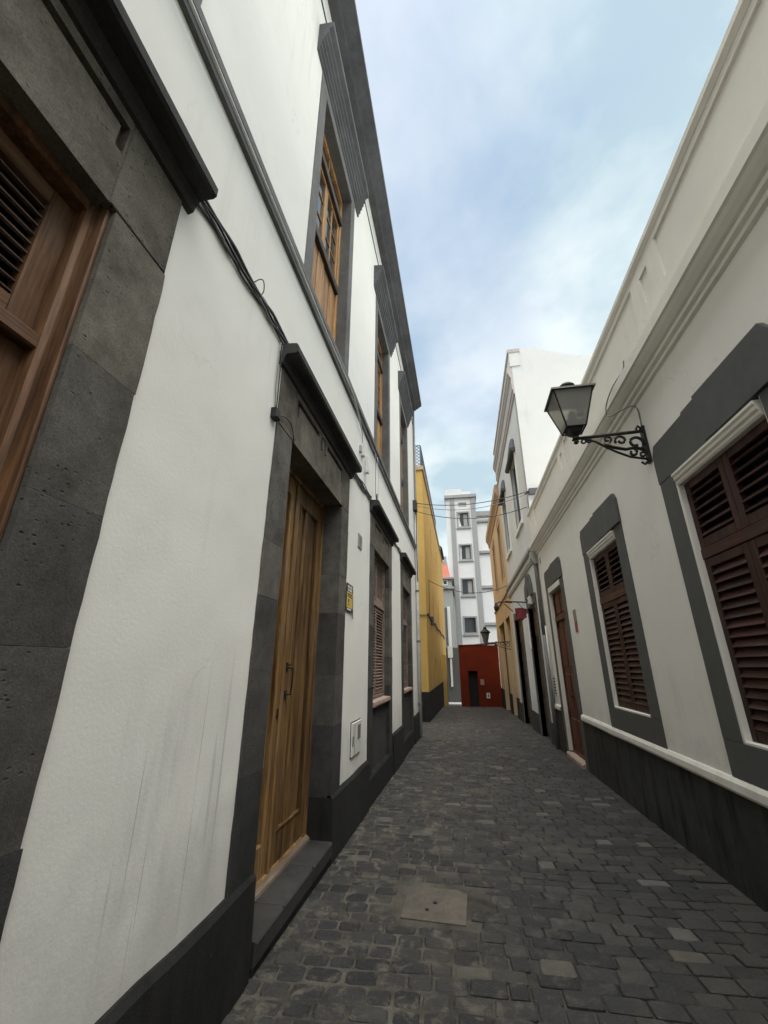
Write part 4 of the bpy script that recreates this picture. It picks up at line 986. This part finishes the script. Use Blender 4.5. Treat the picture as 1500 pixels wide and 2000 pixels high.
# ================================================================== THINGS ON THE WALLS
# wall lantern on a scrolled bracket
ln = empty('wall_lantern', (2.0, 4.25, 3.6), 'four-sided street lantern on a black scrolled iron bracket on the right wall', 'lantern')
lx, ly = 1.33, 4.25
mb = MB(); mb.box(1.985, 2.012, ly - .035, ly + .035, 3.56, 3.98)
mb.tube([(1.99, ly, 3.93), (1.32, ly, 3.905)], .018, 6)
def arc(cx, cz, r, a0, a1, n=10, k=1.0): return [(cx + r * (1 - (1 - k) * i / n) * math.cos(a0 + (a1 - a0) * i / n), ly, cz + r * (1 - (1 - k) * i / n) * math.sin(a0 + (a1 - a0) * i / n)) for i in range(n + 1)]
mb.tube([(1.99, ly, 3.60), (1.93, ly, 3.615), (1.83, ly, 3.64), (1.72, ly, 3.70), (1.62, ly, 3.77), (1.52, ly, 3.85), (1.42, ly, 3.89)], .012, 6)
br = build(mb, 'bracket', 'iron', ln)
for sc_ in ([(arc(1.905, 3.80, .085, -1.2, 5.2, 16, .35), .016)], [(arc(1.77, 3.84, .06, 3.6, -3.0, 14, .35), .014)], [(arc(1.64, 3.865, .042, -1.0, 5.4, 12, .4), .012)],
            [(arc(1.86, 3.69, .05, 2.0, -4.0, 12, .35), .014)], [(arc(1.46, 3.87, .035, 1.5, 7.6, 12, .4), .012)], [(arc(1.95, 3.655, .035, 0, 6, 10, .4), .012)],
            [([(1.985, ly, 3.58), (1.95, ly, 3.545), (1.92, ly, 3.575)], .013)], [([(1.99, ly, 3.96), (1.96, ly, 3.995), (1.94, ly, 3.955)], .013)],
            [([(1.60, ly, 3.80), (1.70, ly, 3.76), (1.80, ly, 3.73), (1.90, ly, 3.745), (1.98, ly, 3.70)], .018)], [(arc(1.40, 3.865, .03, 1.5, -4.6, 10, .5), .011)]):
    for pts, rad in sc_:
        mb = MB(); mb.tube(pts, rad, 5); build(mb, 'scroll', 'iron', br)
mb = MB(); mb.lathe((lx, ly, 0), [(.012, 3.84), (.035, 3.86), (.022, 3.88), (.05, 3.90), (.03, 3.93), (.06, 3.95), (.085, 3.97), (.10, 4.0), (.135, 4.06), (.15, 4.075), (.14, 4.085)], 4)
build(mb, 'lantern_base', 'iron', ln)
q2 = math.sqrt(2); b0, b1, z0, z1 = .098, .20, 4.012, 4.42
def ring(r, z): return [(lx + sx_ * r, ly + sy_ * r, z) for sx_, sy_ in ((-1, -1), (1, -1), (1, 1), (-1, 1))]
mb = MB()
A_, B_ = ring(b0, z0), ring(b1, z1)
for i in range(4): mb.tube([A_[i], B_[i]], .009, 4); mb.tube([A_[i], A_[(i + 1) % 4]], .009, 4); mb.tube([B_[i], B_[(i + 1) % 4]], .010, 4)
build(mb, 'lantern_frame', 'iron', ln)
for i in range(4):
    mb = MB(); k = (i + 1) % 4
    ce = Vector((lx, ly, 0))
    def inn(p, e): v = Vector((p[0] - lx, p[1] - ly, 0)); return (p[0] - v.x * e, p[1] - v.y * e, p[2])
    mb.add([A_[i], A_[k], B_[k], B_[i], inn(A_[i], .03), inn(A_[k], .03), inn(B_[k], .015), inn(B_[i], .015)], [(0, 1, 2, 3), (4, 5, 6, 7), (0, 1, 5, 4), (1, 2, 6, 5), (2, 3, 7, 6), (3, 0, 4, 7)])
    build(mb, 'glass_pane', 'lantern_glass', ln)
mb = MB(); A2, B2, C2, D2 = ring(.225, 4.415), ring(.225, 4.435), ring(.085, 4.52), ring(.05, 4.535)
for lo, hi in ((A2, B2), (B2, C2), (C2, D2)):
    mb.add(lo + hi, [(i, (i + 1) % 4, 4 + (i + 1) % 4, 4 + i) for i in range(4)])
mb.add(A2 + D2, [(0, 1, 2, 3), (4, 5, 6, 7)])
rf = build(mb, 'lantern_roof', 'lamp_roof', ln)
mb = MB(); mb.lathe((lx, ly, 0), [(.05, 4.53), (.05, 4.545), (.085, 4.55), (.088, 4.575), (.065, 4.60), (.02, 4.615)], 12); build(mb, 'finial_cap', 'iron', rf, True)
mb = MB(); mb.lathe((lx, ly, 0), [(.028, 4.0), (.028, 4.06), (.02, 4.07), (.045, 4.12), (.05, 4.17), (.03, 4.23), (.01, 4.25)], 10); build(mb, 'bulb', 'sign_white', ln, True)
mb = MB(); mb.box(lx + .06, lx + .13, ly - .02, ly + .02, 4.18, 4.40, .01); build(mb, 'ballast', 'iron', ln)
FEED = [(4.16, .075, 4.78), (4.20, .085, 4.68), (4.33, .165, 4.58), (4.50, .20, 4.47), (4.54, .21, 4.35), (4.46, .20, 4.27), (4.34, .15, 4.25), (4.27, .05, 4.26), (4.24, .015, 4.20), (4.24, .012, 4.06), (4.25, .012, 3.95)]
# far lantern on the ochre house
fl = empty('far_lantern', (2.0, 19.6, 2.4), 'small distant lantern on a scrolled bracket in front of the tower', 'lantern')
fx, fy, fz = .98, 19.4, 2.35
mb = MB(); mb.tube([(2.0, fy, fz + .22), (1.0, fy, fz + .18)], .02, 5); mb.tube([(2.0, fy, fz - .1), (1.6, fy, fz + .0), (1.2, fy, fz + .17)], .016, 5)
for k in range(3): mb.tube([(1.9 - k * .24 + .08 * math.cos(q), fy, fz + .10 + k * .03 + .07 * math.sin(q)) for q in [i * .7 for i in range(10)]], .014, 4)
build(mb, 'bracket', 'iron', fl)
mb = MB(); mb.lathe((fx, fy, fz), [(.03, .0), (.08, .12), (.10, .2), (.20, .58), (.21, .6)], 6); build(mb, 'lantern_body', 'lamp_roof', fl)
mb = MB(); mb.lathe((fx, fy, fz), [(.25, .6), (.25, .63), (.08, .76), (.08, .82), (.03, .86)], 6); build(mb, 'lantern_cap', 'iron', fl)

# bundled cables on the left wall
r = random.Random(3)
def smooth(pts, k=5):
    P = [Vector(p) for p in pts]; out = []
    for i in range(len(P) - 1):
        a, b, c, d = P[max(i - 1, 0)], P[i], P[i + 1], P[min(i + 2, len(P) - 1)]
        for j in range(k):
            u = j / k
            out.append(tuple(.5 * ((2 * b) + (c - a) * u + (2 * a - 5 * b + 4 * c - d) * u * u + (3 * b - a - 3 * c + d) * u ** 3)))
    return out + [tuple(P[-1])]
def cable(name, pts, rad, mat, parent=None, fac=L, n=5):
    mb = MB(fac); mb.tube(smooth(pts, 3), rad, n); return build(mb, name, mat, parent, True)
def wavy(u0, u1, z0, z1, d, amp, n, sd):
    rr = random.Random(sd); ph = rr.uniform(0, 6)
    return [(u0 + (u1 - u0) * i / n, d + rr.uniform(-.003, .003), z0 + (z1 - z0) * i / n + amp * math.sin(ph + i * 1.1) + rr.uniform(-.004, .004)) for i in range(n + 1)]
tag(cable('lantern_cable', FEED, .007, 'cable_grey', None, R), 'thin looping cable feeding the lantern from the right-hand cornice', 'cable')
cb1 = empty('cable_bundle', (XL, 1.9, 3.9), 'loose bundle of dark cables on the white wall between near window and wooden door', 'cables')
for k in range(7):
    cable('cable', [(.9, .03, 4.0)] + wavy(1.28, 2.52, 3.945 + .014 * k, 4.01 + .012 * k, .012 + .007 * (k % 3), .012, 12, k), .0075, ('cable_black', 'cable_grey', 'cable_black', 'cable_grey')[k % 4], cb1)
cable('loose_wire', [(1.92, .02, 4.04), (1.95, .05, 4.10), (1.99, .055, 4.12), (2.03, .04, 4.08), (2.02, .02, 4.02)], .004, 'cable_black', cb1)
cb2 = empty('cable_bundle', (XL, 5.2, 3.9), 'cable bundle sagging across the wall between wooden door and first louvred window', 'cables')
for k in range(6):
    cable('cable', [(4.55, .03, 3.90)] + wavy(4.70, 5.80, 3.90 + .016 * k, 3.97 + .012 * k, .012 + .007 * (k % 3), .016, 10, 20 + k), .008, ('cable_black', 'cable_grey')[k % 2], cb2)
cb3 = empty('cable_bundle', (XL, 8.5, 3.9), 'short cable run between the two louvred windows of the left house', 'cables')
for k in range(4):
    cable('cable', wavy(7.75, 9.02, 3.93 + .018 * k, 3.96 + .014 * k, .014 + .007 * (k % 2), .016, 8, 40 + k), .009, 'cable_black' if k % 2 else 'cable_grey', cb3)
cb = cable('string_course_cable', [(u, .062 + .004 * (i % 2), 4.885 + .006 * math.sin(i * 1.9)) for i, u in enumerate([-4, -2, 0, .8, 1.6, 2.4, 3.2, 4.0, 4.5])] + [(5.0, .03, 4.80), (5.15, .02, 4.70), (5.2, .015, 4.5)], .010, 'cable_white')
tag(cb, 'pale cable clipped under the grey string course of the left house', 'cable')
cb = cable('string_course_cable', [(u, .04, 4.86) for u in (5.6, 7, 8.5, 10, 11.6)] + [(11.8, .04, 4.88), (12.0, .04, 5.2)], .010, 'cable_grey')
tag(cb, 'darker cable under the string course past the bracket on the left house', 'cable')
jb = empty('junction_bracket', (XL, 5.3, 4.3), 'small cream bracket and clips with hanging wire below the left string course', 'bracket')
mb = MB(L); mb.box(5.16, 5.24, 0, .05, 4.42, 4.62); build(mb, 'clip', 'box_white', jb)
mb = MB(L); mb.box(5.38, 5.46, 0, .06, 4.26, 4.52); build(mb, 'bracket_plate', 'box_white', jb)
mb = MB(L); mb.box(5.04, 5.10, 0, .03, 4.42, 4.52); build(mb, 'clip', 'pale_grey', jb)
cable('wire', [(5.3, .03, 4.5), (5.32, .03, 4.2), (5.32, .03, 4.0)], .006, 'cable_white', jb)
hw = empty('hanging_wires', (XL, 5.95, 4.0), 'thin wires dropping from the string course to the first louvred window shelf', 'cables')
cable('wire', [(5.95, .05, 4.87), (5.92, .06, 4.5), (5.93, .06, 4.2), (5.90, .08, 4.0)], .005, 'cable_grey', hw)
cable('wire', [(6.10, .05, 4.87), (6.18, .06, 4.55), (6.16, .06, 4.2), (6.02, .09, 4.0)], .005, 'cable_white', hw)
cable('connector', [(5.90, .09, 4.12), (5.90, .09, 4.0)], .012, 'cable_black', hw)
# spur wires down the door jamb with a small sensor
sw = empty('jamb_sensor', (XL, 2.5, 3.3), 'small dark sensor box with wires at the left jamb of the wooden door', 'sensor')
cable('wire', [(2.40, .02, 3.96), (2.41, .012, 3.6), (2.44, .012, 3.38)], .005, 'cable_grey', sw)
cable('wire', [(2.43, .02, 3.96), (2.455, .012, 3.6), (2.46, .012, 3.38)], .005, 'cable_black', sw)
mb = MB(L); mb.box(2.40, 2.47, .0, .05, 3.29, 3.37, .008); build(mb, 'sensor_body', 'iron', sw)
cable('wire', [(2.47, .03, 3.34), (2.58, .03, 3.40), (2.72, .03, 3.40), (2.80, .02, 3.31)], .005, 'cable_black', sw)

# meter box, vent and company sign on the left wall
mbx = empty('meter_box', (XL, 5.22, .6), 'white utility meter door with black slots low on the left wall', 'meter box')
mb = MB(L); mb.box(4.99, 5.45, -.01, .006, .65, 1.0); build(mb, 'box_rim', 'black_gap', mbx)
mb = MB(L); mb.box(5.0, 5.44, 0, .022, .66, .99, .004); lid = build(mb, 'box_lid', 'box_white', mbx)
mb = MB(L); mb.box(5.24, 5.38, .02, .025, .80, .95); build(mb, 'meter_window', 'meter_glass', lid)
mb = MB(L); mb.box(5.015, 5.04, .02, .027, .76, .86); build(mb, 'lock_slot', 'black_gap', lid)
mb = MB(L); mb.box(5.10, 5.112, .02, .024, .67, .98); build(mb, 'groove', 'meter_glass', lid)
vt = empty('wall_vent', (XL, 5.2, 3.1), 'small louvred air vent on the white wall right of the wooden door', 'vent')
mb = MB(L); hframe(mb, 5.10, 5.30, 3.06, 3.24, .02, 0, .015, 0); build(mb, 'vent_frame', 'pale_grey', vt)
for k in range(5):
    mb = MB(L); mb.box(5.12, 5.28, 0, .012, 3.088 + k * .028, 3.102 + k * .028); build(mb, 'slat', 'pale_grey', vt)
sg = empty('alarm_sign', (XL, 4.72, 2.2), 'small black and yellow notice fixed beside the wooden door frame', 'sign')
mb = MB(L); mb.poly([(4.58, 2.18), (4.86, 2.18), (4.90, 2.11), (4.86, 2.49), (4.58, 2.49)], .012, .018); bd = build(mb, 'sign_board', 'sign_black', sg)
mb = MB(L); mb.box(4.59, 4.845, .018, .020, 2.215, 2.395); build(mb, 'yellow_panel', 'sign_yellow', bd)
for k, (p, q, z0, z1) in enumerate(((4.62, 4.68, 2.44, 2.47), (4.70, 4.74, 2.44, 2.47), (4.76, 4.81, 2.44, 2.47), (4.64, 4.69, 2.405, 2.43), (4.71, 4.80, 2.405, 2.43))):
    mb = MB(L); mb.box(p, q, .018, .0205, z0, z1); build(mb, 'sign_lettering', 'sign_white', bd)
for k, (p, q, z0, z1) in enumerate(((4.62, 4.82, 2.362, 2.374), (4.62, 4.82, 2.338, 2.348), (4.65, 4.69, 2.28, 2.31), (4.65, 4.68, 2.24, 2.26))):
    mb = MB(L); mb.box(p, q, .020, .0215, z0, z1); build(mb, 'sign_lettering', 'sign_black', bd)
mb = MB(L); mb.box(4.62, 4.78, .018, .0205, 2.188, 2.208); build(mb, 'sign_lettering', 'sign_white', bd)
# downpipes
dp = empty('downpipe', (XL, 12.2, -.1), 'pale downpipe at the far corner of the left white house', 'downpipe')
mb = MB(L); mb.tube([(12.15, .06, -.12), (12.15, .06, 4.2), (12.2, .05, 4.5), (12.2, .05, 6.0)], .045, 8); build(mb, 'pipe', 'pvc_white', dp, True)
for z in (.6, 2.2, 3.6):
    mb = MB(L); mb.tube([(12.15, .06, z), (12.15, .06, z + .06)], .055, 8); build(mb, 'clamp', 'pvc_grey', dp)
mb = MB(L); mb.tube([(12.36, .05, -.12), (12.36, .05, 9.9)], .035, 8)
tag(build(mb, 'thin_downpipe', 'pvc_grey', None, True), 'thin grey pipe running full height at the left house corner', 'downpipe')
cable('cable', [(12.15, .10, 6.3), (12.05, .09, 5.6), (12.1, .08, 5.0), (12.0, .09, 4.4), (12.1, .09, 3.9)], .014, 'cable_black', dp)
dp = empty('downpipe', (2.0, 11.2, -.1), 'grey downpipe with hopper at the joint of the low and tall white houses', 'downpipe')
mb = MB(R); mb.tube([(11.0, .06, 2.3), (11.0, .06, 3.9), (11.02, .07, 4.15)], .05, 8); build(mb, 'pipe', 'pvc_grey', dp, True)
mb = MB(R); mb.tube([(11.0, .06, -.15), (11.0, .06, 2.3)], .05, 8); build(mb, 'lower_pipe', 'pvc_grey', dp, True)
mb = MB(R); mb.prof(10.92, 11.12, [(0, 4.05), (.10, 4.05), (.17, 4.2), (.17, 4.36), (0, 4.36)]); build(mb, 'hopper', 'pale_grey', dp)
mb = MB(R); mb.tube([(10.78, .05, .9), (10.78, .05, 2.5)], .018, 6)
tag(build(mb, 'conduit', 'pvc_white', None, True), 'thin white conduit beside the grey downpipe on the right', 'conduit')
gr = empty('louvre_plate', (XR, 10.85, 1.0), 'small slotted plate low beside the grey downpipe on the right', 'vent')
mb = MB(R); mb.box(10.62, 10.86, 0, .012, .98, 1.4); build(mb, 'plate', 'box_white', gr)
for k in range(6):
    mb = MB(R); mb.box(10.64, 10.84, .012, .016, 1.01 + k * .062, 1.03 + k * .062); build(mb, 'slot', 'black_gap', gr)
# number tiles beside the red door
nt = empty('wall_plaque', (XR, 8.14, 2.2), 'narrow plaque of grey and reddish tiles right of the red door', 'plaque')
mb = MB(R); mb.box(8.06, 8.22, 0, .012, 2.17, 2.36, .003); build(mb, 'red_tile', 'tile_red', nt)
mb = MB(R); mb.box(8.06, 8.22, 0, .012, 2.365, 2.55, .003); build(mb, 'grey_tile', 'meter_glass', nt)
# red cloth sign on an iron rod
fs = empty('hanging_sign', (2.0, 13.5, 3.2), 'red cloth and white board hanging from an iron rod over a dark doorway', 'sign')
mb = MB(); mb.tube([(2.0, 13.45, 3.42), (1.35, 13.45, 3.46)], .022, 6); mb.tube([(1.98, 13.45, 3.1), (1.7, 13.45, 3.43)], .014, 5); build(mb, 'rod', 'iron', fs)
mb = MB(); mb.add([(1.60, 13.44, 3.42), (1.93, 13.44, 3.42), (1.93, 13.44, 3.16), (1.72, 13.44, 3.02), (1.60, 13.44, 3.10), (1.60, 13.47, 3.42), (1.93, 13.47, 3.42), (1.93, 13.47, 3.16), (1.72, 13.47, 3.02), (1.60, 13.47, 3.10)],
                  [(0, 1, 2, 3, 4), (5, 6, 7, 8, 9)] + [(i, (i + 1) % 5, 5 + (i + 1) % 5, 5 + i) for i in range(5)]); build(mb, 'board', 'sign_white', fs)
mb = MB(); pts = [(1.62, 3.24), (1.80, 3.26), (1.96, 3.22), (1.97, 2.98), (1.86, 2.93), (1.80, 2.86), (1.74, 2.95), (1.62, 2.90)]
n = len(pts); mb.add([(x, 13.40 + .02 * (i % 2), z) for i, (x, z) in enumerate(pts)] + [(x, 13.425 + .02 * (i % 2), z) for i, (x, z) in enumerate(pts)], [tuple(range(n)), tuple(range(n, 2 * n))] + [(i, (i + 1) % n, n + (i + 1) % n, n + i) for i in range(n)])
build(mb, 'red_cloth', 'cloth_red', fs)
mb = MB(); mb.tube([(1.93, 13.2, 3.05), (1.90, 12.95, 2.05)], .022, 6)
tag(build(mb, 'awning_pole', 'pvc_white'), 'white pole leaning below the red cloth sign on the right', 'pole')
al = empty('alarm_box', (2.0, 12.2, 3.3), 'round white alarm speaker over the first dark doorway on the right', 'alarm box')
mb = MB(T); mb.box(12.28, 12.58, .03, .12, 3.22, 3.44, .02); build(mb, 'box_body', 'box_white', al)
mb = MB(T); mb.tube([(12.43, .12, 3.33), (12.43, .13, 3.33)], .05, 10); build(mb, 'speaker', 'meter_glass', al)
# bracket light and black lantern arms on the ochre house
bl = empty('iron_arm', (2.0, 17.6, 3.6), 'black iron arm lamp on the wall just before the ochre house', 'lamp')
mb = MB(T); mb.tube([(17.3, 0, 3.95), (17.3, .5, 3.98), (17.3, .62, 3.9)], .025, 6); mb.tube([(17.3, 0, 3.6), (17.3, .3, 3.9)], .018, 5); build(mb, 'arm', 'iron', bl)
mb = MB(T); mb.lathe((17.3, .62, 0), [(.03, 3.62), (.08, 3.65), (.10, 3.77), (.06, 3.87), (.02, 3.95)], 8); build(mb, 'lamp_head', 'iron', bl)

# cables spanning the lane
def span(name, p, q, sag, rad, mat, label, n=14):
    pts = [(p[0] + (q[0] - p[0]) * i / n, p[1] + (q[1] - p[1]) * i / n, p[2] + (q[2] - p[2]) * i / n - sag * 4 * (i / n) * (1 - i / n)) for i in range(n + 1)]
    mb = MB(); mb.tube(pts, rad, 5); return tag(build(mb, name, mat, None, True), label, 'cable')
span('overhead_cable', (-1.25, 12.1, 6.38), (2.05, 11.08, 6.12), .22, .012, 'cable_black', 'upper of the three dark cables spanning the lane by the tall white gable')
span('overhead_cable', (-1.25, 12.1, 6.30), (2.02, 11.08, 6.05), .30, .009, 'cable_grey', 'middle thin cable spanning the lane by the tall white gable')
span('overhead_cable', (-1.25, 12.1, 6.12), (2.0, 11.5, 5.80), .30, .011, 'cable_black', 'lowest of the three cables spanning the lane by the tall white gable')
span('lane_cable', (-1.32, 17.9, 5.05), (2.0, 18.0, 4.75), .42, .014, 'cable_black', 'sagging cable from the yellow house to the ochre house')
cb = cable('facade_cable', [(17.95, .02, 5.0), (17.95, .02, 3.6)], .012, 'cable_black', None, Yf)
tag(cb, 'dark wire dropping down the yellow house front', 'cable')
cb4 = empty('cable_run', (-1.3, 22, 3.4), 'cable bundle running along the yellow house front at mid height', 'cables')
for k in range(3): cable('cable', [(16.45, .02, 3.40 + .03 * k)] + [(17 + i * 2.0, .03 + .01 * k, 3.45 + .03 * k - .10 * (i % 2)) for i in range(8)], .016, 'cable_black', cb4, Yf)
mb = MB(Yf); mb.box(18.6, 18.9, 0, .12, 3.25, 3.6); build(mb, 'junction_box', 'grey_paint', cb4)
cable('cable', [(-1.9, 0.02, 3.36), (-1.6, .03, 3.42), (-1.33, .03, 3.42)], .018, 'cable_black', cb4, Fac('N', Y0))
fb = empty('cable_anchor', (2.1, 11.05, 6.05), 'dark cable anchor block on the corner of the tall white gable', 'bracket')
mb = MB(); mb.box(2.02, 2.42, 10.98, 11.12, 6.0, 6.16, .0); build(mb, 'anchor_block', 'grey_paint', fb)
mb = MB(); mb.tube([(2.02, 11.05, 6.08), (1.9, 11.05, 6.02)], .02, 5); build(mb, 'anchor_pin', 'iron', fb)
la = empty('cable_anchor', (XL, 12.1, 6.2), 'dark cable clamp at the far corner of the left house', 'bracket')
mb = MB(L); mb.box(11.95, 12.2, 0, .12, 6.1, 6.42); build(mb, 'clamp_block', 'cable_black', la)
for o in list(bpy.data.objects):
    if o.parent: continue
    g = {'cable_bundle': 'cable runs along the left house', 'overhead_cable': 'cables spanning the lane', 'manhole_cover': 'covers in the paving',
         'string_course_cable': 'cables under the string course', 'downpipe': 'downpipes at the house corners', 'cable_anchor': 'cable anchors on the house corners'}.get(o.name.split('.')[0])
    if g: o['group'] = g
